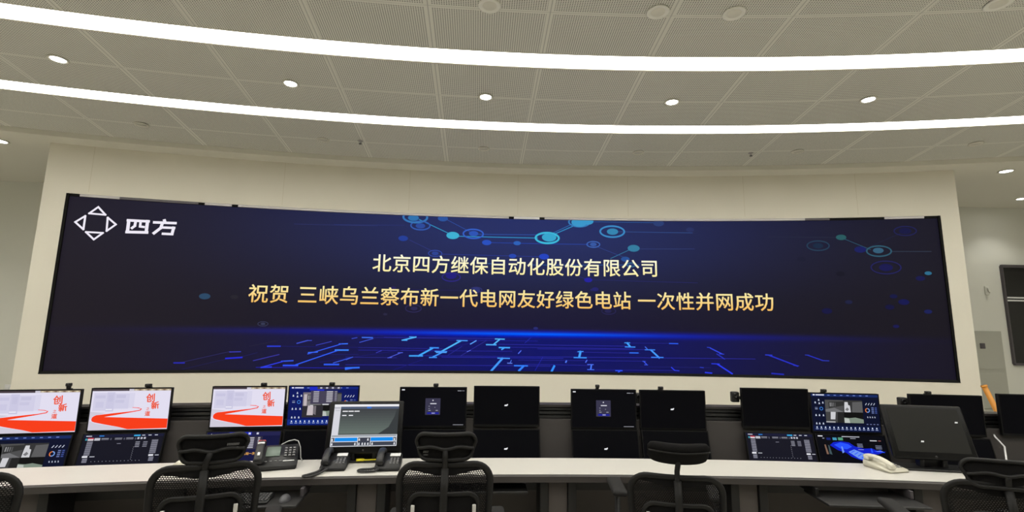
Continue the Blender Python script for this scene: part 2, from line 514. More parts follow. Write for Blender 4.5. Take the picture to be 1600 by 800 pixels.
for (px, py), lab in zip([(563, 220), (1173, 239)], ['left', 'right']):
    th, R = on_level(px, py, ZC)
    t = thing('sprinkler_head', 'small ceiling sprinkler head above the %s half of the screen' % lab, 'sprinkler', Matrix.Translation(P(th, R, ZC)), 'ceiling sprinklers')
    MB().lathe([(0.03, 0), (0.032, -0.006), (0.012, -0.010), (0.010, -0.03)], 14).build('body', METAL, t)
    MB().lathe([(0.018, -0.04), (0.018, -0.043)], 14).tube([(0.008, 0, -0.03), (0.012, 0, -0.042)], 0.002, 6).tube([(-0.008, 0, -0.03), (-0.012, 0, -0.042)], 0.002, 6).build('deflector', DARKGREY, t)
for (px, py), lab in zip([(0, 220), (1572, 267), (1597, 310)], ['past the left end of the screen wall', 'nearer, past the right wall end', 'farther, past the right wall end']):
    downlight(px, py, ZSOF, 'bright downlight in the white soffit ' + lab, 'soffit downlights beside the screen wall', FAR_SPOT_POWER, r=0.07)

for X_, Y_ in ((-8.8, 6.0), (9.6, 5.4)):  # unseen downlights added to brighten the far wall ends
    t = thing('downlight', 'added unseen soffit downlight beyond the %s edge of the photo' % ('left' if X_ < 0 else 'right'), 'ceiling light', Matrix.Translation((X_, Y_, ZSOF)), 'soffit downlights beside the screen wall')
    MB().lathe([(0.07, -0.001), (0.09, -0.004), (0.092, -0.010), (0.074, -0.012), (0.066, -0.004)], 28).build('trim_ring', WHITE, t)
    MB().lathe([(0.067, -0.002), (0.067, -0.006)], 28).build('lens', SPOTM, t)
    ld = bpy.data.lights.new('downlight_lamp', 'SPOT'); ld.energy = 90 if X_ < 0 else 45; ld.spot_size = math.radians(130); ld.spot_blend = 0.8
    ld.shadow_soft_size = 0.06; ld.color = (1, 0.97, 0.92)
    lo = bpy.data.objects.new('downlight_lamp', ld); COL.objects.link(lo); lo.parent = t; lo.location = (0, 0, -0.03)

# window, wall cabinet and fittings on the rear wall
def BK(px, py): return on_back(px, py, YB)
x0, z1 = BK(1562, 416); x1 = XS - 0.05; _, z0 = BK(1590, 569); _, zm = BK(1578, 467)
win = struct(MB().box(((x0 + x1) / 2, YB - 0.004, (z0 + z1) / 2), (x1 - x0, 0.006, z1 - z0)).build('window_1', NIGHT), 'dark night window on the far right')
fr = MB()
fr.box(((x0 + x1) / 2, YB - 0.02, z1), (x1 - x0, 0.04, 0.05)).box(((x0 + x1) / 2, YB - 0.02, z0), (x1 - x0, 0.05, 0.04))
fr.box(((x0 + x1) / 2, YB - 0.015, zm + 0.02), (x1 - x0, 0.03, 0.025), 1).box(((x0 + x1) / 2, YB - 0.015, zm - 0.03), (x1 - x0, 0.03, 0.025), 1)
fr.box((x0, YB - 0.02, (z0 + z1) / 2), (0.03, 0.04, z1 - z0))
fr.build('window_frame', [METALD, PAPER], win)
xa, za = BK(1523, 517); xb, _ = BK(1560, 517.5); _, zmid = BK(1545, 579)
t = thing('wall_cabinet', 'grey recessed wall cabinet on the far wall under the wall bracket', 'cabinet', Matrix.Translation(((xa + xb) / 2 - 0.06, YB, 0)))
wd = xb - xa + 0.12
MB().box((0, -0.02, (za + 0.5) / 2), (wd, 0.04, za - 0.5)).build('body', PANELG, t)
d = MB().box((0, -0.045, (za + zmid) / 2 + 0.01), (wd - 0.04, 0.012, za - zmid - 0.04)).build('upper_door', PANELG, t)
MB().rbox((-wd / 2 + 0.17, -0.056, zmid + (za - zmid) * 0.62), (0.09, 0.012, 0.09), 0.005).build('latch', METALD, d)
MB().box((0, -0.045, (0.5 + zmid) / 2 - 0.02), (wd - 0.04, 0.012, zmid - 0.5 - 0.06)).build('lower_door', PANELG, t)
xh, zh = BK(1541, 454)
t = thing('wall_bracket', 'small grey bracket on the far right wall beside the window', 'bracket', Matrix.Translation((xh, YB, zh)))
MB().rbox((0, -0.012, 0), (0.07, 0.024, 0.15), 0.008).build('plate', FARWALL, t)
MB().tube([(0.0, -0.02, 0.04), (-0.012, -0.04, 0.03), (-0.01, -0.045, -0.02), (0.02, -0.04, -0.04)], 0.008, 8).build('hook', PANELG, t)
xa, za = on_back(13, 606, YB)
t = thing('white_plate', 'small white plate on the far left wall', 'switch', Matrix.Translation((xa, YB, za)))  # plate added where a small bright spot shows on the wall
MB().rbox((0, -0.006, 0), (0.1, 0.012, 0.1), 0.004).build('plate', PAPER, t)
MB().rbox((0, -0.015, 0), (0.05, 0.008, 0.06), 0.003).build('rocker', PAPER, t)
# orange pole leaning behind the console
a0, h0 = on_arc(1538, 604, 24.3); a1, h1 = on_arc(1556, 640, 24.3)
pa, pb = P(a0, 24.3, h0), P(a1, 24.3, h1)
pe = pa + (pb - pa) * (h0 / (h0 - h1))
MBt = MB().tube([pa, pe + Vector((0, 0, 0.03))], 0.028, 12); MBt.tube([pa + (pa - pb) * 0.05, pa], 0.034, 12)
tag(MBt.build('orange_pole', ORANGE), 'orange pole leaning against the right end of the screen wall', 'pole')

# ------------------------------------------------------------------ the LED screen wall
HZ = on_arc(760, 521, RS)[1]
led = thing('led_screen', 'huge curved LED screen with gold Chinese congratulation lettering on dark blue', 'screen', ARC)
def SCRXY(px, py): a, z = on_arc(px, py, RS); return a * RS, z
class Flat:
    """shapes laid on the screen face in (arc length, height), built up in thin layers"""
    def __init__(s): s.mb = MB(); s.mats = []; s.k = 1
    def mi(s, m):
        if m not in s.mats: s.mats.append(m)
        return s.mats.index(m)
    def put(s, pts, faces, m):
        R = RS - 0.0015 * s.k
        s.mb.add([(R * math.sin(x / RS), R * math.cos(x / RS), z) for x, z in pts], faces, s.mi(m))
    def poly(s, pts, m):
        tri = tessellate_polygon([[Vector((x, z, 0)) for x, z in pts]])
        s.put(pts, tri, m)
    def stroke(s, pts, w, m, sub=0.3):
        for (x0, z0), (x1, z1) in zip(pts, pts[1:]):
            L = math.hypot(x1 - x0, z1 - z0)
            if L < 1e-6: continue
            dx, dz = (x1 - x0) / L, (z1 - z0) / L
            n = max(1, int(L / sub)); vs = []
            for i in range(n + 1):
                f = i / n; e = (-w * 0.4 if i == 0 else w * 0.4 if i == n else 0)
                cx, cz = x0 + dx * (L * f + e), z0 + dz * (L * f + e)
                vs += [(cx - dz * w / 2, cz + dx * w / 2), (cx + dz * w / 2, cz - dx * w / 2)]
            s.put(vs, [(2 * i, 2 * i + 1, 2 * i + 3, 2 * i + 2) for i in range(n)], m)
    def disc(s, c, rx, rz, m, n=28):
        s.put([(c[0] + rx * math.cos(2 * math.pi * k / n), c[1] + rz * math.sin(2 * math.pi * k / n)) for k in range(n)], [tuple(range(n))], m)
    def ring(s, c, rx, rz, w, m, n=40):
        vs = []
        for k in range(n):
            a = 2 * math.pi * k / n
            vs += [(c[0] + rx * math.cos(a), c[1] + rz * math.sin(a)), (c[0] + (rx - w) * math.cos(a), c[1] + (rz - w) * math.sin(a))]
        s.put(vs, [(2 * k, 2 * k + 1, 2 * ((k + 1) % n) + 1, 2 * ((k + 1) % n)) for k in range(n)], m)
    def build(s, name, parent): return s.mb.build(name, s.mats, parent, fix=False)

# display panel with its drawn graphic
pan = Flat(); pan.k = 0
LED = led_picture()
n = 110
t0, t1 = SCR[0] * RS + 0.03, SCR[1] * RS - 0.03
for_vs = []
for i in range(n + 1):
    x = t0 + (t1 - t0) * i / n
    for_vs += [(x, ZS0 + 0.035), (x, ZS1 - 0.035)]
pan.put(for_vs, [(2 * i, 2 * i + 2, 2 * i + 3, 2 * i + 1) for i in range(n)], LED)
def px(*pts): return [SCRXY(x, y) for x, y in pts]
# network: (points, width px, colour)
PXM = 1 / 103.0
def net(pts, wpx, col): pan.stroke(px(*pts), wpx * PXM, emit(col))
pan.k = 1
net([(522, 351), (632, 352)], .8, (42, 52, 112)); net([(460, 350), (590, 353)], .7, (44, 52, 104))
net([(694, 341), (736, 363)], .9, (48, 80, 160)); net([(745, 366), (850, 367)], .9, (46, 82, 165)); net([(860, 366), (905, 345)], .9, (48, 110, 180))
net([(640, 375), (679, 394)], .7, (48, 58, 130)); net([(690, 397), (800, 400), (848, 401)], .7, (44, 60, 150))
net([(764, 379), (806, 380), (920, 382)], .8, (40, 70, 170)); net([(934, 386), (980, 404)], .7, (50, 70, 140))
net([(965, 362), (1082, 364)], .8, (50, 80, 140)); net([(900, 346), (1030, 348)], .8, (46, 90, 150)); net([(985, 389), (1085, 389)], .7, (50, 65, 120))
net([(954, 404), (982, 391)], .9, (52, 120, 160))
net([(905, 432), (918, 437)], .7, (40, 40, 130)); net([(922, 437), (1090, 442)], .6, (40, 42, 110))
net([(762, 412), (770, 412)], .8, (50, 110, 170)); net([(830, 414), (1000, 414)], .8, (40, 90, 160))
net([(1200, 370), (1312, 371)], .7, (40, 46, 66)); net([(1318, 373), (1360, 390)], .8, (44, 84, 110)); net([(1360, 385), (1408, 364)], .7, (32, 36, 66)); net([(1392, 393), (1455, 393)], .8, (50, 60, 80))
net([(560, 469), (600, 470)], .5, (40, 36, 80)); net([(640, 452), (760, 455)], .5, (40, 36, 96))
pan.k = 2
net([(655, 343), (706, 367)], 1.2, (48, 140, 190)); net([(708, 369), (840, 372)], 1.3, (48, 140, 195)); net([(866, 366), (915, 345)], 1.3, (50, 140, 195))
def node(x, y, rpx, col, rz=None):
    pan.disc(SCRXY(x, y), rpx * PXM, (rz or rpx * 0.58) * PXM, emit(col))
def ringn(x, y, rpx, col, wpx=2.2, rz=None):
    pan.ring(SCRXY(x, y), rpx * PXM, (rz or rpx * 0.5) * PXM, wpx * PXM, emit(col))
for x, y, r_, c in [(630, 372.5, 7, (40, 70, 170)), (760.5, 379, 7, (46, 90, 215)), (808, 380, 5.5, (50, 110, 210)), (657, 353, 7, (50, 85, 175)),
                    (692, 341.5, 7.5, (48, 95, 180)), (740, 365, 7, (52, 95, 205)), (927, 382, 5, (62, 100, 185)), (801, 400, 5.5, (44, 80, 200)), (850, 401, 7.5, (40, 75, 215)),
                    (680, 396, 5, (50, 75, 165)), (957, 362, 8.5, (58, 150, 200)), (990, 388, 9, (60, 140, 180)), (977, 405, 6.5, (44, 90, 170)), (919, 437.5, 6, (40, 38, 180)),
                    (320, 463, 7, (62, 100, 140)), (366, 464, 5, (56, 54, 66)), (1078, 359, 6, (46, 56, 110)), (1029, 349, 8, (48, 70, 130)),
                    (1278, 384, 7, (34, 58, 92)), (1344, 390, 8, (36, 42, 130)), (1384, 418, 9, (32, 32, 110)), (1414, 361, 8, (30, 32, 92)),
                    (1292, 486, 7, (30, 30, 90)), (1412, 472, 7, (30, 32, 110)), (1390, 480, 6, (28, 28, 85)), (1396, 463, 5, (28, 32, 95)), (1450, 487, 5, (36, 44, 120)),
                    (1400, 510, 4, (36, 36, 110)), (1326, 472, 5, (42, 46, 90)), (1438, 435, 6, (34, 36, 100)), (1252, 405, 6, (38, 40, 70)), (647, 482, 5, (48, 44, 92)),
                    (705, 431, 8, (38, 34, 140)), (744, 453, 6, (50, 60, 130)), (837, 513, 3.5, (46, 50, 130)), (411, 506, 3, (62, 66, 96)), (950, 486, 5, (44, 42, 90)), (1313, 428, 6, (30, 30, 50)),
                    (602, 491, 3, (50, 48, 80)), (615, 450, 4, (46, 40, 100)), (930, 452, 5, (40, 40, 120)), (925, 453, 3, (44, 44, 110))]:
    k_ = 0.72 if x > 1240 or x < 400 else 0.88
    node(x, y, r_, tuple(int(v * k_) for v in c))
pan.k = 3
node(646, 340.5, 8, (46, 112, 172)); node(707.5, 368, 9.5, (62, 175, 210)); node(1314, 371, 7, (40, 88, 94)); node(1372, 391.5, 7, (52, 92, 118)); node(1450, 427, 4.5, (44, 108, 140))
node(905, 347.5, 12, (58, 150, 200)); node(918, 346, 9, (58, 150, 200)); node(858, 371, 11, (55, 165, 205))
ringn(649, 339.5, 19, (52, 115, 180), 3); ringn(657, 352.5, 15, (52, 90, 175), 2); ringn(739.5, 365.5, 16, (52, 95, 200), 2.2)
ringn(855, 372, 19, (60, 185, 220), 3); ringn(905, 347, 17, (54, 120, 185), 2.4); ringn(956.5, 362, 19.5, (58, 135, 195), 2.6); ringn(927, 382, 10.5, (62, 100, 180), 1.6)
ringn(680, 396, 10.5, (50, 72, 160), 1.4); ringn(705, 433, 14, (44, 38, 128), 1.6); ringn(744, 453, 9, (48, 50, 112), 1.4); ringn(646, 482, 12, (46, 42, 86), 1.4)
ringn(951, 486, 11, (40, 38, 82), 1.3); ringn(1278, 384, 16, (36, 60, 84), 1.8); ringn(1373, 392.5, 17, (46, 86, 106), 2); ringn(1384, 418, 20, (34, 34, 90), 1.6); ringn(1414, 361, 15, (30, 32, 80), 1.6)
ringn(411, 506, 7, (54, 56, 84), 1); ringn(986, 414, 7, (60, 120, 160), 1.2)
# circuit lines on the lower field: level lines, then bright dashes and slanted traces
pan.k = 1
for a, b, y0, y1, c in [(440, 560, 541, 543, (30, 30, 120)), (600, 780, 527, 529, (44, 44, 160)), (575, 790, 527.5, 529.5, (40, 40, 150)), (560, 700, 543, 545, (44, 44, 160)), (700, 840, 531, 533, (36, 40, 170)),
                        (560, 800, 547, 549, (44, 44, 170)), (540, 620, 558, 559, (48, 48, 150)), (540, 860, 570, 572, (50, 50, 180)), (690, 880, 558, 560, (48, 52, 190)), (640, 840, 555.5, 557.5, (44, 44, 170)),
                        (780, 980, 538, 541, (50, 50, 180)), (840, 1020, 545, 546.5, (44, 44, 170)), (790, 990, 542.5, 545, (46, 46, 170)), (900, 1000, 550, 552, (44, 44, 160)), (840, 1180, 557.5, 561, (48, 48, 180)), (810, 1010, 562.5, 564.5, (44, 44, 160)),
                        (820, 920, 569, 571, (44, 44, 170)), (400, 540, 574, 575, (40, 40, 200)), (980, 1050, 536, 536.5, (36, 40, 150)), (930, 1060, 578, 579, (40, 40, 160)), (1000, 1110, 573, 574.5, (36, 36, 120)), (480, 560, 553.5, 554, (36, 36, 120)), (1220, 1236, 555, 556, (40, 40, 70))]:
    net([(a, y0), (b, y1)], .55, c)
for a, b, c_ in [((280, 567), (360, 549), (46, 44, 96)), ((285, 577), (358, 560), (36, 34, 80)), ((390, 541), (432, 532.5), (42, 40, 60)), ((375, 558), (402, 551), (36, 34, 90)),
                 ((640, 556), (760, 531), (32, 30, 120)), ((720, 556), (760, 532), (44, 44, 150)), ((820, 536), (830, 527), (40, 50, 170)), ((836, 579), (848, 558), (34, 40, 170)),
                 ((500, 566), (640, 545), (30, 28, 110)), ((615, 578), (660, 562), (30, 30, 120)), ((700, 555), (722, 541), (40, 40, 150))]:
    net([a, b], .8, c_)
pan.k = 2
for pts, wp, c in [
    ([(272, 567), (288, 567)], 1.8, (42, 44, 175)), ([(359, 550), (376, 549.5)], 1.2, (58, 62, 190)), ([(353, 560), (378, 558.5)], 2, (40, 44, 215)),
    ([(418, 541), (438, 541)], 1.8, (42, 60, 215)), ([(396, 563.5), (436, 554)], 1.2, (56, 54, 160)), ([(464, 536.5), (481, 532)], 1.4, (62, 80, 210)), ([(478, 532.3), (487, 532)], 1, (62, 80, 210)),
    ([(494, 539.5), (518, 533.5)], 1, (58, 66, 190)), ([(481, 553), (535, 537)], 1.3, (52, 88, 235)), ([(530, 537.5), (543, 537)], 1.6, (56, 110, 245)), ([(482, 551), (496, 550)], 1.6, (56, 110, 245)),
    ([(462, 570), (528, 547.5)], 1.5, (48, 90, 240)), ([(524, 547), (544, 547)], 2, (60, 130, 250)), ([(443, 571), (465, 571)], 2.2, (48, 80, 245)), ([(408, 574), (445, 564)], 1.4, (46, 60, 230)), ([(440, 564.5), (458, 563.5)], 1.6, (52, 90, 235)),
    ([(408, 574), (424, 573.5)], 1.8, (44, 60, 230)), ([(507, 569.5), (529, 569.5)], 2.2, (46, 90, 240)), ([(521, 567), (551, 558)], 1.2, (60, 90, 220)), ([(540, 575), (561, 574.3)], 2.2, (50, 110, 245)), ([(540, 577), (550, 575)], 2, (50, 100, 240)),
    ([(541, 562), (550, 558.5)], 1, (60, 80, 220)), ([(566, 527.3), (582, 527.5)], 1.6, (60, 110, 245)), ([(562, 535), (583, 529)], 1, (66, 90, 220)), ([(550, 529), (558, 527.5)], 1, (60, 80, 220)),
    ([(607, 559), (627, 551)], 1, (76, 90, 220)), ([(606, 559), (612, 558.6)], 1.1, (80, 96, 220)), ([(622, 551.3), (629, 551)], 1.1, (80, 96, 220)), ([(588, 551), (596, 548)], .8, (66, 70, 200)),
    ([(629, 531.5), (650, 526.6)], 1.8, (80, 180, 250)), ([(640, 526.3), (650, 526.8)], 1.4, (70, 160, 250)), ([(628, 531.5), (636, 531.8)], 1.4, (70, 160, 250)),
    ([(654, 556), (676, 544)], 2.4, (64, 165, 250)), ([(672, 543.3), (685, 543.5)], 1.8, (60, 140, 245)), ([(640, 556), (660, 556)], 2, (64, 160, 250)),
    ([(690, 549), (720, 532.5)], 2.2, (80, 180, 250)), ([(714, 532), (730, 532.3)], 1.6, (70, 150, 245)), ([(680, 549), (698, 549.5)], 1.6, (70, 150, 245)), ([(676, 558), (690, 551)], 2, (64, 150, 250)), ([(671, 558.5), (682, 558.5)], 1.6, (60, 140, 245)), ([(682, 550.5), (697, 550.5)], 1.8, (80, 160, 250)),
    ([(735, 537.6), (744, 532.4)], 1.5, (90, 160, 250)), ([(771, 538.5), (781, 530)], 2, (84, 180, 250)), ([(760, 538.5), (775, 538.8)], 1.8, (76, 170, 250)), ([(774, 529.6), (788, 530)], 1.6, (80, 180, 250)),
    ([(780, 543), (796, 543.3)], 2, (66, 160, 250)), ([(784, 546), (788, 543.5)], 2, (66, 160, 250)), ([(810, 552.3), (814, 548)], 1.4, (80, 110, 240)), ([(730, 549.5), (735, 547.4)], 1, (90, 110, 230)),
    ([(768, 579), (785, 560)], 3, (66, 150, 250)), ([(778, 559.5), (796, 560)], 1.8, (66, 140, 245)), ([(793, 567.4), (800, 567.6)], 1.2, (100, 130, 240)), ([(797, 567), (799, 563)], 1, (80, 120, 240)),
    ([(804, 571.3), (824, 571.6)], 2, (50, 120, 250)), ([(811, 579), (818, 572)], 3, (50, 130, 250)),
    ([(905, 558), (907, 549.5)], 3.2, (66, 160, 250)), ([(897, 558.6), (916, 559)], 1.8, (56, 140, 245)), ([(903, 549.5), (911, 549.2)], 1.5, (60, 140, 245)),
    ([(862, 580), (866, 572)], 3, (50, 140, 250)), ([(923, 577), (924, 570)], 2.2, (70, 120, 250)), ([(918, 569.6), (927, 569.6)], 1.2, (80, 110, 245)), ([(918, 577.4), (928, 577.6)], 1.2, (70, 110, 245)), ([(915, 566), (917, 563)], 1.5, (80, 110, 245)),
    ([(884, 566), (885, 564)], 2, (80, 120, 245)), ([(980, 536), (984, 541)], 2.6, (66, 160, 250)), ([(976, 535.6), (984, 535.7)], 1.3, (66, 150, 250)), ([(977, 542), (992, 542.3)], 1.6, (60, 140, 250)),
    ([(984, 551.3), (997, 551.5)], 1.6, (50, 110, 245)), ([(1017, 547), (1030, 559)], 2.4, (66, 150, 250)), ([(1008, 546.5), (1023, 546.7)], 1.4, (60, 130, 245)), ([(1018, 558.3), (1036, 558.6)], 1.6, (60, 130, 250)), ([(1008, 542), (1011, 545)], 1.2, (70, 110, 240)),
    ([(1046, 536.7), (1059, 537)], 1.6, (44, 90, 235)), ([(1006, 565), (1010, 569)], 1.2, (66, 90, 245)), ([(1004, 564.5), (1008, 564.6)], 1, (60, 90, 240)), ([(1007, 570), (1012, 570.2)], 1, (60, 90, 240)),
    ([(962, 579), (972, 579.2)], 1.6, (44, 80, 245)), ([(966, 582), (969, 579)], 1.8, (44, 80, 245)), ([(1049, 574), (1054, 578.6)], 1.5, (44, 60, 235)), ([(1054, 578.8), (1061, 579.4)], 1.2, (44, 60, 235)),
    ([(1110, 544), (1128, 553)], 1.6, (50, 70, 225)), ([(1105, 542.7), (1110, 543.2)], 1, (48, 70, 220)), ([(1124, 553), (1131, 553.4)], 1, (48, 66, 220)), ([(1121, 569), (1144, 584)], 2, (44, 60, 240)), ([(1112, 568.3), (1124, 568.7)], 1.3, (44, 60, 235)),
    ([(1102, 582), (1112, 583)], 1.8, (44, 60, 235)), ([(1094, 574), (1099, 574.5)], 1.2, (44, 60, 200)), ([(1201, 555), (1246, 572)], 1.8, (40, 50, 200)), ([(1196, 554.5), (1206, 555)], 1.4, (44, 60, 210)), ([(1240, 571), (1248, 571.7)], 1, (44, 60, 190)),
    ([(1262, 555), (1286, 563.5)], 1.5, (40, 50, 190)), ([(1258, 554.7), (1264, 555)], 1, (44, 60, 190)), ([(1284, 563.3), (1295, 563.8)], 1.2, (44, 60, 190)), ([(1206, 583.5), (1224, 585)], 2, (36, 44, 180)), ([(1120, 553), (1132, 561)], 1.4, (40, 50, 190))]:
    net(pts, wp, c)
pan.build('display_panel', led)

# company emblem and name, white, in the upper left corner (drawn in the emblem's own 4x grid)
def q4(x, y): return SCRXY(60 + x / 4.0, 280 + y / 4.0)
lw = 10 / 4 * PXM * 0.92
lg = Flat(); lg.k = 2
WH = emit((240, 235, 246))
for tri in ([(375, 174), (318, 214), (420, 223)], [(294, 230), (231, 268), (282, 314)], [(434, 240), (485, 283), (427, 324)], [(298, 330), (404, 336), (347, 377)]):
    P3 = [q4(*p) for p in tri]
    lg.stroke(P3 + [P3[0]], lw, WH)
lg.build('company_emblem', led)
ln = Flat(); ln.k = 2
def st(pts, w): ln.stroke([q4(*p) for p in pts], w / 4 * PXM * 0.92, WH)
st([(566, 257), (557, 330)], 17); st([(560, 257), (690, 264)], 15); st([(683, 262), (674, 333)], 17); st([(552, 330), (680, 333)], 16)
st([(609, 262), (603, 292), (585, 306)], 14); st([(640, 262), (636, 296), (660, 299)], 13)
st([(788, 257), (792, 270)], 16); st([(724, 270), (858, 275)], 15); st([(776, 275), (765, 305), (722, 338)], 16); st([(772, 302), (850, 305)], 14); st([(846, 303), (836, 341)], 16); st([(778, 341), (838, 344)], 14)
ln.build('company_name', led)

def gold(z_lo, z_hi, lo, hi):
    m = bpy.data.materials.new('gold_lettering'); m.use_nodes = True
    nt = m.node_tree; b = nt.nodes['Principled BSDF']
    R, th, z = polar_nodes(nt)
    mr = nt.nodes.new('ShaderNodeMapRange'); nt.links.new(z, mr.inputs[0])
    mr.inputs[1].default_value, mr.inputs[2].default_value = z_lo, z_hi
    mx = nt.nodes.new('ShaderNodeMix'); mx.data_type = 'RGBA'
    mx.inputs[6].default_value = (*lin(lo), 1); mx.inputs[7].default_value = (*lin(hi), 1)
    nt.links.new(mr.outputs[0], mx.inputs[0]); nt.links.new(mx.outputs[2], b.inputs['Emission Color'])
    b.inputs['Emission Strength'].default_value = 1
    b.inputs['Base Color'].default_value = (0.004, 0.004, 0.004, 1)
    b.inputs['Specular IOR Level'].default_value = 0.1
    return m
def lettering(name, text, s_first, pitch, zc, size, m, bold=0.010, gap=0.5):
    """one row of characters; each character sits in a square cell"""
    F = Flat(); F.k = 3; s = s_first
    for ch in text:
        if ch == ' ': s += gap; continue
        vs, fs, bb = glyph(ch, bold)
        cx = 0.5
        F.put([(s + (x - cx * 1.0) * size, zc + (y - 0.38) * size) for x, y in vs], fs, m)
        s += pitch
    return F.build(name, led)
TXT1, TXT2 = '北京四方继保自动化股份有限公司', ('祝贺', '三峡乌兰察布新一代电网友好绿色电站', '一次性并网成功')
a1 = SCRXY(582, 411)[0]; b1 = SCRXY(1028, 418)[0]
p1 = (b1 - a1) / 14.93
z1c = (SCRXY(800, 401)[1] + SCRXY(800, 431)[1]) / 2
lettering('headline_lettering', TXT1, a1 + p1 * 0.48, p1, z1c, p1 * 0.98, gold(z1c - .14, z1c + .14, (250, 236, 160), (255, 253, 226)))
z2c = (SCRXY(800, 451)[1] + SCRXY(800, 483)[1]) / 2
GOLD2 = gold(z2c - .13, z2c + .13, (246, 188, 92), (250, 238, 170))
for word, xa, ya, xb, yb in zip(TXT2, (388, 465, 996), (458, 460, 469), (452, 986, 1209), (459, 469, 472)):
    a2, b2 = SCRXY(xa, ya)[0], SCRXY(xb, yb)[0]
    p2 = (b2 - a2) / (len(word) - 0.05)
    lettering('message_lettering', word, a2 + p2 * 0.48, p2, z2c, p2 * 0.98, GOLD2)
# black surround and the top reveal strip, its pieces toned to imitate reflected light
fr = MB()
for th_a, th_b, z0, z1, d in ((SCR[0], SCR[0] + 0.03 / RS, ZS0, ZS1, 0.02), (SCR[1] - 0.03 / RS, SCR[1], ZS0, ZS1, 0.02)):
    fr.arcslab(th_a, th_b, [(RS - 0.022, z0), (RS + 0.12, z0), (RS + 0.12, z1), (RS - 0.022, z1)])
fr.arcslab(SCR[0], SCR[1], [(RS - 0.03, ZS0 + 0.0005), (RS + 0.12, ZS0 + 0.0005), (RS + 0.12, ZS0 + 0.035), (RS - 0.012, ZS0 + 0.035)])
fr.arcslab(SCR[0], SCR[1], [(RS - 0.010, ZS1 - 0.034), (RS + 0.12, ZS1 - 0.034), (RS + 0.12, ZS1 - 0.0005), (RS - 0.010, ZS1 - 0.0005)])
fr.build('surround', mat('black_surround', (11, 11, 9), 0.7, 0.0, 0.2), led)
BRIGHT = mat('white_reveal_glint', (244, 242, 244), 0.5)
for i, (xa, xb, ya, yb, m) in enumerate([(125, 187, 304, 309, METAL), (187, 310, 309, 317, METALD), (320, 362, 318, 321, METAL), (372, 795, 322, 339, METAL), (803, 843, 339, 340, BRIGHT), (851, 1258, 340, 343, METAL), (1258, 1296, 343, 342, METALD), (1382, 1444, 341, 339, METAL)]):
    ta, tb = on_arc(xa, ya, RS - 0.02)[0], on_arc(xb, yb, RS - 0.02)[0]
    MB().arcslab(ta, tb, [(RS - 0.020, ZS1 - 0.030), (RS - 0.011, ZS1 - 0.035), (RS - 0.011, ZS1 - 0.001), (RS - 0.020, ZS1 - 0.001)]).build('reveal_strip', m, led)

# ------------------------------------------------------------------ the console
RF, RK, ZD = 21.14, 21.57, 0.75
DT = (-0.262, 0.262)
t = thing('worktop', 'long curved white console worktop with a charcoal front edge', 'desk', ARC)
MB().arcslab(*DT, [(RF + 0.012, ZD - 0.03), (RK, ZD - 0.03), (RK, ZD), (RF + 0.012, ZD)]).build('top', DESKTOP, t)
MB().arcslab(*DT, [(RF - 0.012, ZD - 0.045), (RF + 0.05, ZD - 0.045), (RF + 0.05, ZD - 0.031), (RF + 0.0115, ZD - 0.031), (RF + 0.0115, ZD - 0.0005), (RF - 0.004, ZD - 0.0005), (RF - 0.012, ZD - 0.008)]).build('edge_trim', EDGE, t)
t = thing('operator_console', 'charcoal console under and behind the white worktop, with the slatted rail carrying the monitors', 'console', ARC)
MB().arcslab(*DT, [(21.815, 0.58), (21.835, 0.58), (21.965, 0.952), (21.965, 0.968), (21.90, 0.968)]).build('sloped_panel', CONSOLE, t)
MB().arcslab(*DT, [(21.585, 0.56), (21.81, 0.56), (21.81, 0.575), (21.585, 0.575)]).build('well_floor', RAILM, t)
rl = MB(); rl.arcslab(*DT, [(22.005, 0.90), (22.04, 0.90), (22.04, 1.06), (22.005, 1.06)])
for k in range(3):
    z = 0.971 + k * 0.032
    rl.arcslab(*DT, [(21.975, z), (22.006, z), (22.006, z + 0.022), (21.98, z + 0.020)])
rl.build('slat_rail', RAILM, t)
MB().arcslab(*DT, [(21.965, 1.061), (22.10, 1.061), (22.10, 1.079), (21.965, 1.079)]).build('top_cap', EDGE, t)
MB().arcslab(*DT, [(22.05, 0.0), (22.09, 0.0), (22.09, 1.06), (22.05, 1.06)]).build('rear_panel', CONSOLE, t)
MB().arcslab(*DT, [(21.62, 0.04), (21.65, 0.04), (21.65, 0.555), (21.62, 0.555)]).build('modesty_panel', CONSOLE_L, t)
MB().arcslab(*DT, [(21.45, 0.56), (21.58, 0.53), (21.58, 0.70), (21.45, 0.70)]).build('shade_box', RAILM, t)  # black box put in for the dark shade under the worktop
MB().arcslab(*DT, [(21.60, 0.0), (21.67, 0.0), (21.67, 0.039), (21.60, 0.039)]).build('plinth', RAILM, t)
for x in (60, 318, 577, 869, 1160, 1440):
    th = on_arc(x, 770, 21.3)[0]
    F = ARC.inverted() @ facing(th, 21.3)
    pd = MB().rbox((0, 0.02, 0.36), (0.13, 0.22, 0.68), 0.006).build('pedestal_leg', CONSOLE_L, t, F)
    for sx in (-1, 1):
        MB().rbox((sx * 0.095, 0.02, 0.362), (0.055, 0.26, 0.685), 0.004).build('side_panel', RAILM, pd)
    MB().rbox((0, 0.02, 0.0135), (0.26, 0.27, 0.026), 0.004).build('foot_plate', DARKGREY, pd)

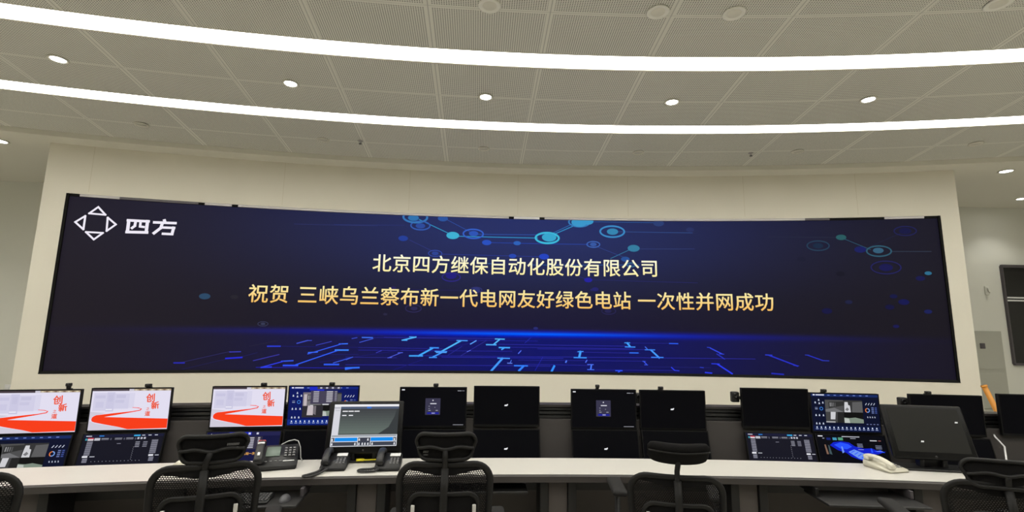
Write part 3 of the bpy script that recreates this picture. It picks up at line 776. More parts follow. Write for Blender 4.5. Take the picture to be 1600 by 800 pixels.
# ------------------------------------------------------------------ pictures on displays (u right, v up, 0..1)
class Pic:
    def __init__(s, w, h, y=-0.0):
        s.mb, s.mats, s.w, s.h, s.k, s.y, s.v0 = MB(), [], w, h, 0, y, 0.0
    def mi(s, m):
        if m not in s.mats: s.mats.append(m)
        return s.mats.index(m)
    def put(s, pts, faces, m):
        s.mb.add([((u - 0.5) * s.w, s.y - 0.0003 * s.k, (s.v0 + (1 - s.v0) * v - 0.5) * s.h) for u, v in pts], faces, s.mi(m))
    def rect(s, u0, u1, v0, v1, c, k=None):
        if k is not None: s.k = k
        s.put([(u0, v0), (u1, v0), (u1, v1), (u0, v1)], [(0, 1, 2, 3)], emit(c))
    def base(s, c): s.rect(0, 1, 0, 1, c, 0)
    def plain(s, m):
        s.k = 0; s.put([(0, 0), (1, 0), (1, 1), (0, 1)], [(0, 1, 2, 3)], m)
    def poly(s, pts, c, k=1):
        s.k = k
        s.put(pts, tessellate_polygon([[Vector((u, v, 0)) for u, v in pts]]), emit(c))
    def ring(s, u, v, r, wd, c, k=2, a0=0, a1=360):
        s.k = k; n = 20; vs = []; as_ = s.w / s.h
        for i in range(n + 1):
            a = math.radians(a0 + (a1 - a0) * i / n)
            vs += [(u + r * math.cos(a), v + r * as_ * math.sin(a)), (u + (r - wd) * math.cos(a), v + (r - wd) * as_ * math.sin(a))]
        s.put(vs, [(2 * i, 2 * i + 1, 2 * i + 3, 2 * i + 2) for i in range(n)], emit(c))
    def text(s, ch, u, v, size, c, k=3, sx=1.0, bold=0.0, rot=0.0):
        s.k = k; vs, fs, bb = glyph(ch, bold); as_ = s.w / s.h
        cx, cy = (bb[0] + bb[1]) / 2, (bb[2] + bb[3]) / 2; cr, sr = math.cos(rot), math.sin(rot)
        s.put([(u + ((x - cx) * cr - (y - cy) * sr) * size * sx, v + ((x - cx) * sr + (y - cy) * cr) * size * as_) for x, y in vs], fs, emit(c))

def pic_ribbon(p):
    p.base((226, 222, 240))
    def q(x, y): return ((x - 60) / 705, 1 - (y - 72) / 346)
    p.poly([q(60, 262), q(200, 275), q(90, 300), q(62, 340), q(120, 362), q(330, 395), q(420, 418), q(60, 418)], (208, 203, 218), 1)
    for x0, x1, y0, y1, c in [(78, 192, 105, 255, (210, 207, 230)), (192, 262, 100, 262, (203, 200, 226)), (262, 392, 110, 240, (209, 206, 230)), (392, 440, 105, 235, (216, 213, 234)),
                              (90, 180, 125, 150, (200, 197, 224)), (275, 360, 122, 150, (199, 196, 222)), (270, 350, 165, 190, (201, 198, 224)), (205, 250, 120, 180, (198, 195, 222)), (100, 170, 180, 230, (203, 200, 226))]:
        u0, v1 = q(x0, y0); u1, v0 = q(x1, y1); p.rect(u0, u1, v0, v1, c, 2 if x1 - x0 < 100 and y1 - y0 < 70 else 1)
    p.rect(0.19, 0.27, 0.49, 0.51, (246, 244, 250), 3)
    p.rect(0, 0.46, 0.952, 1, (74, 64, 70), 1); p.rect(0.46, 0.52, 0.945, 1, (206, 202, 214), 2); p.rect(0.52, 1, 0.955, 1, (176, 158, 132), 1)
    for i in range(9): p.rect(0.53 + i * 0.052, 0.56 + i * 0.052, 0.962, 0.99, (120, 96, 76) if i % 2 else (214, 204, 176), 2)
    rib = [(80, 330), (84, 312), (98, 300), (120, 292), (250, 279), (430, 263), (498, 252), (507, 243), (480, 237), (430, 233), (431, 229), (485, 232), (518, 243), (505, 258),
           (400, 276), (280, 294), (190, 308), (400, 316), (755, 330), (762, 330), (762, 410), (410, 414), (330, 394), (200, 370), (110, 352), (88, 344)]
    p.poly([q(*z) for z in rib], (248, 62, 26), 3)
    R1 = (236, 92, 66)
    p.text('创', *q(583, 150), 0.125, R1, 4, 0.95, 0.03, 0.06); p.text('新', *q(633, 214), 0.105, R1, 4, 1.0, 0.035, 0.12)
    p.text('之', *q(570, 244), 0.045, R1, 4, 1, 0.02); p.text('道', *q(572, 284), 0.07, R1, 4, 1, 0.03)
def tiles(p, x0, x1, y0, y1, tint=1.0):
    """four grey surveillance views"""
    G = lambda v: (v, v, int(v * 1.02))
    xm, ym = x0 + (x1 - x0) * 0.49, y0 + (y1 - y0) * 0.47
    p.rect(x0, xm, ym, y1, G(78), 2); p.rect(xm, x1, ym, y1, G(52), 2); p.rect(x0, xm, y0, ym, G(66), 2); p.rect(xm, x1, y0, ym, G(18), 2)
    W, H = xm - x0, y1 - ym
    p.poly([(x0, ym), (x0 + W, ym), (x0 + W * .5, ym + H * .35), (x0, ym + H * .2)], G(112), 3)
    p.poly([(x0 + W * .2, ym + H * .3), (x0 + W, ym + H * .55), (x0 + W, y1 - H * .1), (x0 + W * .2, y1 - H * .15)], G(48), 3)
    for i in range(4): p.rect(x0 + W * (.26 + .09 * i), x0 + W * (.31 + .09 * i), ym + H * .45, y1 - H * .22, G(150 - 22 * i), 4)
    p.poly([(xm + .01, ym), (xm + W * .38, ym), (xm + W * .36, ym + H * .55), (xm + W * .27, ym + H * .6), (xm + W * .25, y1 - H * .15), (xm + W * .08, y1 - H * .15), (xm + W * .05, ym + H * .5)], G(205), 3)
    p.poly([(xm + W * .08, ym + H * .2), (xm + W * .2, ym + H * .1), (xm + W * .3, ym + H * .25), (xm + W * .2, ym + H * .4)], G(120), 4)
    p.poly([(xm + W * .45, ym), (x1, ym), (x1, y1 - H * .1), (xm + W * .5, y1 - H * .15)], G(92), 3)
    H2 = ym - y0
    p.poly([(x0 + W * .25, y0 + H2 * .3), (x0 + W * .5, y0 + H2 * .3), (x0 + W * .55, ym), (x0 + W * .28, ym)], G(205), 3)
    p.poly([(x0 + W * .62, y0), (x0 + W, y0), (x0 + W, ym), (x0 + W * .66, ym)], G(36), 3)
    p.rect(x0, x0 + W * .5, y0, y0 + H2 * .12, G(170), 3)
    p.poly([(xm, y0), (x1, y0), (x1, y0 + H2 * .35), (xm + W * .6, y0 + H2 * .52), (xm + W * .3, y0 + H2 * .45), (xm, y0 + H2 * .5)], (126, 140, 126), 3)
    p.poly([(xm, y0), (xm + W * .3, y0), (xm + W * .25, y0 + H2 * .4), (xm, y0 + H2 * .45)], (186, 192, 186), 4)
def pic_dash(p, menu=False, bright=True):
    bg = (14, 24, 92) if bright else (12, 17, 42)
    p.base(bg)
    p.rect(0, 1, .93, 1, (18, 36, 120) if bright else (24, 42, 96), 1)
    p.rect(.03, .06, .955, .985, (240, 240, 250), 2); p.rect(.075, .2, .955, .985, (215, 218, 235), 2)
    for i in range(7): p.rect(.25 + i * .095, .285 + i * .095, .957, .978, (110, 130, 200), 2)
    x0, x1, y0, y1 = .205, .76, .235, .84
    tiles(p, x0, x1, y0, y1)
    for (u, v) in ((.06, .76), (.115, .83), (.175, .76), (.06, .42), (.11, .42), (.17, .42), (.06, .2), (.105, .2), (.16, .2), (.12, .74)):
        p.poly([(u - .012, v - .02), (u + .012, v - .02), (u + .004, v + .03), (u - .006, v + .03)], (196, 204, 226), 2)
    p.ring(.145, .6, .026, .007, (70, 140, 235)); p.rect(.05, .09, .58, .6, (150, 160, 190), 2); p.rect(.05, .09, .62, .635, (120, 130, 170), 2)
    p.ring(.83, .58, .034, .012, (226, 122, 60), 2, 90, 250); p.ring(.83, .58, .034, .012, (120, 160, 230), 3, 250, 450)
    for i in range(4):
        p.poly([(.8 + i * .04, .72), (.812 + i * .04, .72), (.83 + i * .04, .77), (.822 + i * .04, .78)], (190, 196, 215), 2)
        p.rect(.89, .925, .5 + i * .045, .53 + i * .045, (96, 110, 160), 2); p.rect(.94, .97, .5 + i * .045, .53 + i * .045, (60, 76, 140), 2)
        p.poly([(.82 + i * .035, .38), (.834 + i * .035, .38), (.828 + i * .035, .42), (.818 + i * .035, .42)], (180, 186, 208), 2)
        p.rect(.8 + i * .05, .825 + i * .05, .2, .22, (110, 120, 168), 2)
    p.rect(.0, 1, .02, .15, (16, 44, 130) if bright else (16, 27, 66), 1)
    for i in range(15):
        u = .06 + i * .063
        p.poly([(u - .01, .085), (u + .012, .085), (u + .006, .125), (u - .006, .125)], (210, 220, 245), 2); p.rect(u - .018, u + .02, .05, .066, (160, 172, 215), 2)
    if menu:
        p.rect(.29, .74, .93, 1, (64, 62, 82), 5); p.rect(.29, .40, .9, 1, (28, 40, 190), 6); p.rect(.40, .5, .89, .93, (28, 40, 190), 6)
        for i in range(4): p.rect(.44 + i * .085, .47 + i * .085, .95, .985, (198, 198, 214), 7)
        p.rect(.31, .7, .55, .89, (70, 66, 86), 5)
        p.rect(.2, .31, .3, .85, (120, 112, 120), 3); p.rect(.215, .26, .5, .8, (190, 180, 184), 4)
        for i in range(7):
            v = .86 - i * .043
            p.rect(.35, .43, v, v + .018, (196, 194, 206), 6); p.rect(.54, .63, v, v + .02, (206, 204, 212), 6); p.rect(.66, .69, v, v + .02, (160, 158, 172), 6)
        p.rect(.2, .5, .2, .5, (46, 44, 50), 5); p.poly([(.27, .26), (.36, .26), (.36, .5), (.28, .5)], (196, 186, 190), 6); p.poly([(.36, .3), (.4, .26), (.4, .5), (.37, .5)], (118, 112, 118), 6)
def pic_table(p):
    p.base((22, 22, 34)); p.v0 = 0.33
    p.rect(0, 1, .9, 1, (24, 26, 52), 1)
    p.rect(.03, .1, .935, .965, (206, 206, 220), 2); p.rect(.19, .25, .93, .97, (46, 120, 200), 2); p.rect(.62, .7, .92, .97, (60, 170, 226), 2)
    for i in range(3): p.rect(.72 + i * .08, .76 + i * .08, .935, .962, (206, 210, 226), 2)
    p.rect(.03, .055, .8, .87, (58, 150, 170), 2); p.rect(.06, .13, .79, .87, (216, 206, 214), 2); p.rect(.06, .13, .85, .89, (200, 60, 76), 3); p.rect(.14, .21, .79, .88, (190, 190, 200), 2)
    for u in (.225, .39, .53): 
        p.rect(u, u + .09, .85, .865, (190, 190, 204), 2); p.rect(u, u + .09, .81, .825, (140, 140, 156), 2); p.rect(u + .11, u + .125, .8, .87, (90, 90, 110), 2)
    for i in range(3): p.rect(.67 + i * .04, .695 + i * .04, .81, .88, (190, 190, 204), 2)
    for i in range(15):
        v = .74 - i * .033
        p.rect(.06, .13, v, v + .017, (150, 150, 166), 2); p.rect(.86, .94, v + .02, v + .037, (150, 150, 166), 2)
    p.rect(.05, .115, .2, .26, (230, 230, 238), 3); p.rect(.14, .2, .215, .24, (200, 200, 214), 3); p.rect(.86, .92, .2, .26, (230, 230, 238), 3); p.rect(.94, .99, .215, .24, (200, 200, 214), 3)
    for i in range(5): p.rect(.06, .12, .03 + i * .03, .047 + i * .03, (150, 150, 166), 2); p.rect(.87, .93, .03 + i * .03, .047 + i * .03, (150, 150, 166), 2)
    for i in range(4):
        v = .7 - i * .055
        p.rect(.66, .715, v, v + .02, (170, 170, 186), 2); p.rect(.755, .81, v, v + .02, (150, 150, 168), 2)
    for i in range(14): p.rect(.17 + i * .045, .178 + i * .045, .05, .068, (170, 170, 186), 2)
    for i in range(7): p.rect(.645, .652, .1 + i * .07, .12 + i * .07, (170, 170, 186), 2)
    p.rect(.43, .48, .66, .675, (150, 150, 168), 2)
def pic_login(p):
    p.base((7, 7, 11))
    p.rect(.38, .61, .29, .73, (56, 54, 76), 1)
    p.poly([(.485, .66), (.505, .66), (.5, .69), (.49, .69)], (220, 220, 230), 2); p.rect(.455, .55, .575, .6, (212, 212, 224), 2); p.rect(.43, .45, .51, .525, (150, 150, 168), 2)
    p.rect(.43, .45, .45, .465, (150, 150, 168), 2); p.rect(.52, .535, .48, .495, (150, 150, 168), 2); p.rect(.43, .465, .4, .415, (170, 170, 186), 2); p.rect(.54, .575, .4, .415, (170, 170, 186), 2)
    p.rect(.41, .59, .31, .36, (30, 34, 150), 2); p.rect(.48, .53, .327, .343, (200, 204, 232), 3)
    p.rect(.015, .06, .94, .97, (230, 230, 236), 1); p.rect(.87, .93, .925, .94, (180, 180, 190), 1); p.rect(.94, .975, .925, .94, (140, 140, 150), 1)
    p.rect(.81, .97, .02, .035, (150, 150, 160), 1)
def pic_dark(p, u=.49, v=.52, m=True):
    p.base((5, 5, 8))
    if m: p.poly([(u - .025, v - .03), (u + .015, v - .03), (u + .03, v), (u + .028, v + .03), (u + .01, v + .012), (u - .022, v + .005)], (236, 236, 240), 1)  # mark painted as emission for a small reflection on the glass
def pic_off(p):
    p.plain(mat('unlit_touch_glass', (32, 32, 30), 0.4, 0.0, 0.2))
    for u, v in ((.93, .70), (.37, .24)): p.poly([(u - .022, v - .02), (u + .02, v - .02), (u + .026, v + .012), (u - .012, v + .016)], (226, 226, 222), 1)  # two glowing marks painted as reflections on the unlit glass
def pic_poster(p):
    p.base((20, 22, 62)); p.v0 = 0.33
    p.rect(.28, 1, .85, 1, (34, 34, 78), 1); p.rect(.3, .42, .86, .99, (24, 44, 196), 2); p.rect(.48, .6, .88, .99, (24, 44, 196), 2); p.rect(.36, .5, .8, .86, (24, 44, 190), 2)
    for i in range(4): p.rect(.34 + i * .11, .37 + i * .11, .9, .97, (206, 208, 226), 3)
    p.rect(.5, .76, .35, .82, (52, 48, 66), 2)
    for i in range(7): p.rect(.57, .65, .4 + i * .06, .43 + i * .06, (196, 194, 206), 3); p.rect(.7, .73, .4 + i * .06, .43 + i * .06, (200, 196, 206), 3)
    p.poly([(.02, .72), (.03, .72), (.055, .9), (.09, .72), (.1, .72), (.06, .95)], (235, 232, 240), 3); p.text('四', .13, .82, .05, (235, 232, 240), 3); p.text('方', .175, .82, .05, (235, 232, 240), 3)
    for i, ch in enumerate('好绿色电站一次性并网成功'): p.text(ch, .42 + i * .042, .2, .058, (240, 178, 84), 3, .72, .02)
def pic_map(p):
    p.base((7, 8, 16)); p.v0 = 0.33
    p.rect(.03, .1, .93, .97, (225, 225, 232), 1); p.rect(.38, .64, .935, .96, (210, 212, 224), 1); p.rect(.5, .58, .87, .89, (180, 182, 196), 1)
    p.rect(.09, .12, .85, .88, (150, 156, 176), 1); p.rect(.15, .21, .8, .89, (22, 36, 110), 1); p.rect(.24, .3, .8, .9, (70, 150, 180), 1); p.rect(.32, .39, .8, .91, (84, 150, 120), 1)
    p.rect(.78, .88, .8, .83, (220, 220, 228), 1); p.rect(.9, .94, .8, .83, (150, 90, 90), 1)
    p.poly([(.11, .25), (.14, .25), (.12, .62), (.1, .62)], (130, 100, 84), 1); p.poly([(.15, .27), (.19, .23), (.17, .6), (.155, .6)], (64, 84, 90), 1)
    B1, B2, B3 = (16, 34, 200), (40, 84, 255), (110, 150, 240)
    p.poly([(.18, .6), (.24, .72), (.36, .76), (.47, .72), (.54, .58), (.66, .5), (.78, .52), (.9, .38), (.98, .42), (.86, .3), (.74, .28), (.72, .12), (.66, .02), (.56, .08), (.46, .18), (.4, .32), (.28, .42)], B1, 1)
    p.poly([(.24, .62), (.34, .72), (.45, .66), (.5, .56), (.42, .46), (.32, .48)], B2, 2)
    p.poly([(.43, .36), (.52, .46), (.7, .26), (.66, .06), (.56, .12)], B3, 2)
    for i in range(4): p.poly([(.46 + i * .045, .34 - i * .065), (.52 + i * .045, .42 - i * .055), (.53 + i * .045, .405 - i * .055), (.47 + i * .045, .325 - i * .065)], B2, 3)
    p.poly([(.34, .3), (.37, .34), (.36, .56), (.34, .56)], B3, 3); p.poly([(.76, .34), (.79, .36), (.78, .52), (.765, .52)], B2, 2); p.poly([(.8, .4), (.96, .36), (.9, .46)], B2, 2)
    for v in (.55, .6, .66, .45): p.rect(.58, .66, v, v + .02, (150, 156, 186), 3); p.rect(.84, .93, v - .05, v - .03, (140, 146, 170), 2)
def pic_touch(p):
    p.base((84, 90, 88))
    for i in range(10): p.rect(0, 1, .30 + i * .06, .36 + i * .06, (100 - i * 4, 112 - i * 5, 106 - i * 4), 1)
    p.poly([(.70, .28), (.86, .45), (.94, .7), (.97, .88), (1, .88), (1, .28)], (56, 60, 62), 2)  # dark reflection on the glass, painted into the picture
    p.rect(0, 1, .945, 1, (236, 236, 240), 2); p.rect(0, .1, .27, .945, (214, 214, 222), 3); p.rect(.1, 1, .89, .945, (80, 92, 116), 3); p.rect(.5, .57, .9, .94, (50, 110, 210), 4); p.rect(0, .09, .9, .93, (180, 180, 190), 4)
    p.rect(.02, .09, .84, .86, (190, 190, 198), 4)
    for i in range(3): p.rect(.13 + i * .09, .21 + i * .09, .82, .845, (236, 236, 240), 3)
    for u in (.13, .23): p.rect(u, u + .065, .72, .745, (226, 226, 232), 3)
    p.rect(0, 1, 0, .27, (226, 228, 234), 4); p.rect(.01, .99, .225, .262, (150, 156, 164), 5)
    p.rect(.06, .4, .12, .205, (16, 140, 236), 5); p.rect(.60, .94, .12, .205, (16, 140, 236), 5); p.rect(.41, .595, .015, .205, (60, 64, 78), 5)
    p.rect(.01, .40, .015, .105, (64, 68, 80), 5); p.rect(.605, .99, .015, .105, (64, 68, 80), 5); p.rect(.01, .055, .12, .205, (64, 68, 80), 5); p.rect(.945, .99, .12, .205, (64, 68, 80), 5)
    for u, v in ((.025, .16), (.025, .06), (.37, .06), (.63, .06), (.965, .16), (.965, .06), (.43, .16), (.56, .16), (.43, .06), (.48, .06), (.52, .06), (.565, .06)):
        p.poly([(u - .012, v - .03), (u + .012, v - .03), (u + .006, v + .03), (u - .008, v + .02)], (226, 228, 234), 6)

# ------------------------------------------------------------------ monitors
UW, UH, UR, UZ0 = 0.540, 0.318, 21.855, 0.914
def monitor_body(t, w, h, mats_pic, fn, lean, arm=True):
    """panel standing with its lower edge on the local x axis, leaning back by `lean`"""
    L = Matrix.Rotation(-lean, 4, 'X')
    cs = MB().rbox((0, 0.018, h / 2), (w, 0.024, h), 0.004, 0, L, seg=2).rbox((0, 0.038, h * 0.45), (w * 0.5, 0.026, h * 0.5), 0.010, 0, L)
    cs.build('casing', BEZEL, t)
    bz = MB(); b, bt = 0.008, 0.016
    bz.box((0, 0.004, h - b / 2), (w, 0.010, b), 0, L); bz.box((0, 0.004, bt / 2), (w, 0.010, bt), 0, L)
    for sx in (-1, 1): bz.box((sx * (w - b) / 2, 0.004, h / 2 + (bt - b) / 2), (b, 0.010, h - b - bt), 0, L)
    bz.build('bezel', BEZEL, t)
    p = Pic(w - 2 * b, h - b - bt); fn(p)
    o = p.mb.build('screen', p.mats, t, L @ Matrix.Translation((0, 0.002, bt + (h - b - bt) / 2)), fix=False)
    if arm:
        y = 0.07
        MB().rbox((0, 0.055, h * 0.42), (0.10, 0.012, 0.10), 0.003).tube([(0, 0.055, h * 0.42), (0, 0.075, h * 0.41), (0, 0.112, h * 0.40)], 0.016, 10).build('mounting_arm', DARKGREY, t)
def up_center(x0, x1, y0): return (on_arc(x0, y0, UR)[0] + on_arc(x1, y0, UR)[0]) / 2, on_arc((x0 + x1) / 2, y0, UR)[1]
UPPER = [ (-33, 128, 609, pic_ribbon, 'upper monitor with a red ribbon picture, cut off by the photo left edge'),
          (142, 271, 606, pic_ribbon, 'monitor showing a red ribbon road on white, second from the left edge'),
          (333, 447, 603.5, pic_ribbon, 'monitor showing a red ribbon road on white, beside the blue dashboard monitor'),
          (451, 562, 602.5, lambda p: pic_dash(p, True), 'upper monitor with a bright blue dashboard, partly behind the lit touchscreen'),
          (625, 730, 605, pic_login, 'black upper monitor with a login box, just right of the lit touchscreen'),
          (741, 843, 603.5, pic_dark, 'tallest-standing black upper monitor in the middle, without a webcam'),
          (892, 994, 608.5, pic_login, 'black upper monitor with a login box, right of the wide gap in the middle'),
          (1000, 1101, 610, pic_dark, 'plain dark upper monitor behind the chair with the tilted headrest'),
          (1158, 1262, 607, lambda p: pic_dark(p, m=False), 'completely black upper monitor beside the blue dashboard on the right'),
          (1265, 1373, 614.5, lambda p: pic_dash(p, False, False), 'upper monitor with a blue dashboard of four grey camera views, on the right'),
          (1415, 1540, 617, lambda p: pic_dark(p, m=False), 'black upper monitor partly behind the dark touchscreen'),
          (1559, 1700, 616, lambda p: pic_dark(p, m=False), 'black upper monitor cut off by the right edge of the photo')]
ups = []
for x0, x1, y0, fn, lab in UPPER:
    if x0 < 0: th = on_arc(x1, y0, UR)[0] - UW / 2 / UR
    elif x1 > 1600: th = on_arc(x0, y0, UR)[0] + UW / 2 / UR
    else: th = up_center(x0, x1, y0)[0]
    ztop = on_arc(min(max((x0 + x1) / 2, 30), 1580), y0, UR)[1]
    h = UH
    t = thing('monitor', lab, 'monitor', facing(th, UR, ztop - h), 'upper row of monitors')
    monitor_body(t, UW, h, None, fn, 0.0)
    ups.append((th, ztop))
LLEAN = math.radians(15)
LOWER = [ (0, lambda p: pic_dash(p, False, False), 'lower monitor lying back with grey camera views, cut off at the left edge'),
          (1, pic_table, 'lower monitor lying back with tables of data, below a red ribbon picture'),
          (2, pic_poster, 'lower monitor lying back with small gold Chinese lettering, behind a chair headrest'),
          (3, lambda p: pic_dark(p, m=False), 'black lower monitor hidden mostly behind the lit touchscreen'),
          (4, lambda p: pic_dark(p, m=False), 'black lower monitor behind the headrest of the middle chair'),
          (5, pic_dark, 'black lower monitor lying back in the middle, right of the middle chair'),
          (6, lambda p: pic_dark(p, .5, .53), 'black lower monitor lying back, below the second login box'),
          (7, lambda p: pic_dark(p, m=False), 'dark lower monitor behind the tilted headrest'),
          (8, pic_table, 'lower monitor lying back with tables of data, below a black monitor on the right'),
          (9, pic_map, 'lower monitor lying back with a glowing blue site map'),
          (10, lambda p: pic_dark(p, m=False), 'black lower monitor behind the dark touchscreen')]
LR, LZ = 21.748, 0.606
for i, fn, lab in LOWER:
    t = thing('monitor', lab, 'monitor', facing(ups[i][0], LR, LZ), 'lower row of leaning monitors')
    monitor_body(t, UW, 0.312, None, fn, LLEAN, arm=False)

# webcams on and beside the upper monitors
def webcam(th, R, z, label, w=0.03, h=0.045, side=False):
    t = thing('webcam', label, 'webcam', facing(th, R, z), 'webcams on the monitors')
    if side:
        MB().rbox((0, 0, 0.0), (0.062, 0.05, 0.085), 0.010).build('body', BLACK, t)
        MB().lathe([(0.02, 0), (0.02, 0.012), (0.013, 0.014), (0.010, 0.008)], 16, 0, Matrix.Translation((-0.006, -0.025, 0.012)) @ Matrix.Rotation(math.pi / 2, 4, 'X')).build('lens', GLASSOFF, t)
        MB().rbox((0.03, 0.03, -0.01), (0.05, 0.02, 0.03), 0.004).build('mount', DARKGREY, t)
    else:
        MB().rbox((0, 0.004, h - 0.012), (w, 0.026, 0.024), 0.005).rbox((0, 0.006, (h - 0.02) / 2), (w * 0.8, 0.014, h - 0.02), 0.003).build('body', BLACK, t)
        MB().lathe([(0.007, 0), (0.007, 0.004), (0.004, 0.005)], 12, 0, Matrix.Translation((0, -0.009, h - 0.012)) @ Matrix.Rotation(math.pi / 2, 4, 'X')).build('lens', GLASSOFF, t)
        MB().rbox((0, 0.022, -0.002), (w * 0.8, 0.02, 0.008), 0.002).build('clip', DARKGREY, t)
for x, i, h, lab in [(105, 0, .042, 'black webcam clipped on the leftmost red ribbon monitor'), (230, 1, .026, 'low black webcam on the second red ribbon monitor'), (411, 2, .016, 'tiny black webcam on the third red ribbon monitor'), (518, 3, .014, 'tiny black webcam on the bright blue dashboard monitor'),
                     (681, 4, .024, 'black webcam on the login box monitor beside the lit touchscreen'), (934, 6, .034, 'tall black webcam on the login box monitor in the right half'), (1033, 7, .026, 'black webcam on the plain dark monitor behind the tilted headrest'),
                     (1288, 9, .022, 'black webcam on the camera view dashboard on the right'), (1451, 10, .012, 'flat black webcam on the monitor behind the dark touchscreen')]:
    th = on_arc(x, 605, UR)[0]
    webcam(th, UR + 0.012, ups[i][1] + 0.002, lab, 0.042 if h < .03 else 0.034, max(h, 0.026) if h > .02 else 0.022)
for x, y, lab in [(1148, 620, 'boxy black camera beside the completely black monitor'), (998, 622, 'black camera squeezed between two dark monitors'), (1410, 629, 'boxy black camera beside the monitor behind the dark touchscreen')]:
    th, z = on_arc(x, y, UR + 0.075); webcam(th, UR + 0.075, z, lab, side=True)

# ------------------------------------------------------------------ touchscreens on the worktop
def touchscreen(th, R, turn, w, h, lean, zlow, fn, label, plate):
    t = thing('touchscreen_monitor', label, 'monitor', facing(th, R, ZD, turn))
    L = Matrix.Translation((0, 0, zlow)) @ Matrix.Rotation(-lean, 4, 'X')
    MB().rbox((0, 0.02, h / 2), (w, 0.036, h), 0.016, 0, L).rbox((0, 0.045, h * 0.45), (w * 0.55, 0.03, h * 0.6), 0.012, 0, L).build('casing', BEZEL, t)
    p = Pic(w * 0.86, h * 0.80); fn(p)
    p.mb.build('screen', p.mats, t, L @ Matrix.Translation((0, 0.0008, h * 0.53)), fix=False)
    MB().lathe([(0.008, 0), (0.008, 0.002)], 14, 0, L @ Matrix.Translation((0, 0.003, h * 0.055)) @ Matrix.Rotation(math.pi / 2, 4, 'X')).build('home_button', DARKGREY, t)
    yb = 0.05 + math.sin(lean) * h * 0.3
    yb = 0.045
    sp = MB().rbox((0, yb + 0.045, 0.06), (0.16, 0.03, 0.11), 0.008)
    for sx in (-1, 1): sp.rbox((sx * 0.075, yb + 0.025, 0.05), (0.03, 0.06, 0.085), 0.008)
    sp.build('stand_post', DARKGREY, t)
    MB().rbox((0, plate[2], 0.008), (plate[0], plate[1], 0.014), 0.006).build('stand_base', BLACK, t)
    return t
ZL = 0.085
def tscr(TL, TR, R, ztgt):
    a = on_arc(*TL, R)[0]; b = on_arc(*TR, R)[0]; return (a + b) / 2, (b - a) * R
thT, wT = tscr((505, 707), (627, 711), 21.445, 0)
touchscreen(thT, 21.445, 0.03, 0.535, 0.362, math.radians(17), 0.068, pic_touch, 'lit touchscreen monitor with blue controls standing on the worktop behind two black phones', (0.30, 0.11, 0.065))
thU, wU = tscr((1407, 715), (1530, 722), 21.42, 0)
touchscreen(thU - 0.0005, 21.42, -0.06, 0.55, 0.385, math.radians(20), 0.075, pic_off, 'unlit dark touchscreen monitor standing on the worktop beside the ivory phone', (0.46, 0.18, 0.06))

# ------------------------------------------------------------------ phones and small things on the worktop
def wedge(mb, w, d, h0, h1, mi=0, M=I4, r=0.006):
    """body low at the front, high at the back, with bevelled edges"""
    bm = bmesh.new(); bmesh.ops.create_cube(bm, size=1)
    for p in bm.verts:
        z = 0 if p.co.z < 0 else (h0 if p.co.y < 0 else h1)
        p.co = Vector((p.co.x * w, p.co.y * d, z))
    bmesh.ops.bevel(bm, geom=bm.edges[:], offset=r, segments=2, affect='EDGES')
    bm.verts.index_update()
    mb.add([p.co.copy() for p in bm.verts], [[q.index for q in f.verts] for f in bm.faces], mi, M, True); bm.free()
    return mb
def handset_mesh(L, w, r=0.012):
    mb = MB()
    def fn(u, v):
        return (0, 0, 0)
    pts = [(0, -L / 2, 0.0), (0, -L * .38, 0.012), (0, -L * .2, 0.020), (0, 0, 0.023), (0, L * .2, 0.020), (0, L * .38, 0.012), (0, L / 2, 0.0)]
    mb.tube(pts, 0.01, 12, flat=(w / 2, 0.012))
    for s_ in (-1, 1): mb.rbox((0, s_ * L * 0.40, -0.004), (w * 1.08, L * 0.2, 0.030), 0.010)
    return mb
def cord(pts, r=0.007, coils=26):
    mb = MB(); P_ = [Vector(p) for p in pts]
    # smooth path with a rippled thickness, as a tightly coiled lead looks
    out, rad = [], []
    n = 60
    for i in range(n + 1):
        f = i / n * (len(P_) - 1); k = min(int(f), len(P_) - 2); u = f - k
        p0, p1, p2, p3 = P_[max(k - 1, 0)], P_[k], P_[k + 1], P_[min(k + 2, len(P_) - 1)]
        out.append(0.5 * ((2 * p1) + (p2 - p0) * u + (2 * p0 - 5 * p1 + 4 * p2 - p3) * u * u + (3 * p1 - p0 - 3 * p2 + p3) * u ** 3))
        rad.append(r * (1 + 0.18 * (i % 2)))
    mb.tube(out, rad, 8); return mb
def deskphone(th, R, turn, label, cordpts, body=PHONEK, paper=PAPER):
    t = thing('desk_phone', label, 'phone', facing(th, R, ZD + 0.0005, turn))
    M = I4
    wedge(MB(), 0.165, 0.20, 0.030, 0.075).build('body', body, t)
    sl = math.atan2(0.045, 0.20)
    T = Matrix.Translation((0, 0, 0.0535)) @ Matrix.Rotation(sl, 4, 'X')
    kp = MB()
    for i in range(3):
        for j in range(4): kp.rbox((0.018 + i * 0.022, -0.055 + j * 0.022, 0.001), (0.014, 0.011, 0.006), 0.002, 0, T)
    kp.build('keypad', KEYC, t)
    MB().rbox((0.038, 0.062, 0.001), (0.07, 0.042, 0.004), 0.001, 0, T).build('number_card', paper, t)
    hs = handset_mesh(0.20, 0.048).build('handset', body, t, T @ Matrix.Translation((-0.052, 0.004, 0.022)))
    cord(cordpts).build('coiled_cord', body, t)
    return t
thp, Rp = on_level(523, 730.5, ZD)
deskphone(thp, Rp, 0.06, 'black desk phone left of the lit touchscreen, its coiled cord hanging over the worktop edge',
          [(-0.055, -0.085, 0.03), (-0.085, -0.13, 0.012), (-0.13, -0.185, 0.010), (-0.155, -0.225, 0.012), (-0.12, -0.235, 0.010), (-0.07, -0.17, 0.010), (-0.03, -0.112, 0.022)])
thp, Rp = on_level(607, 730.5, ZD)
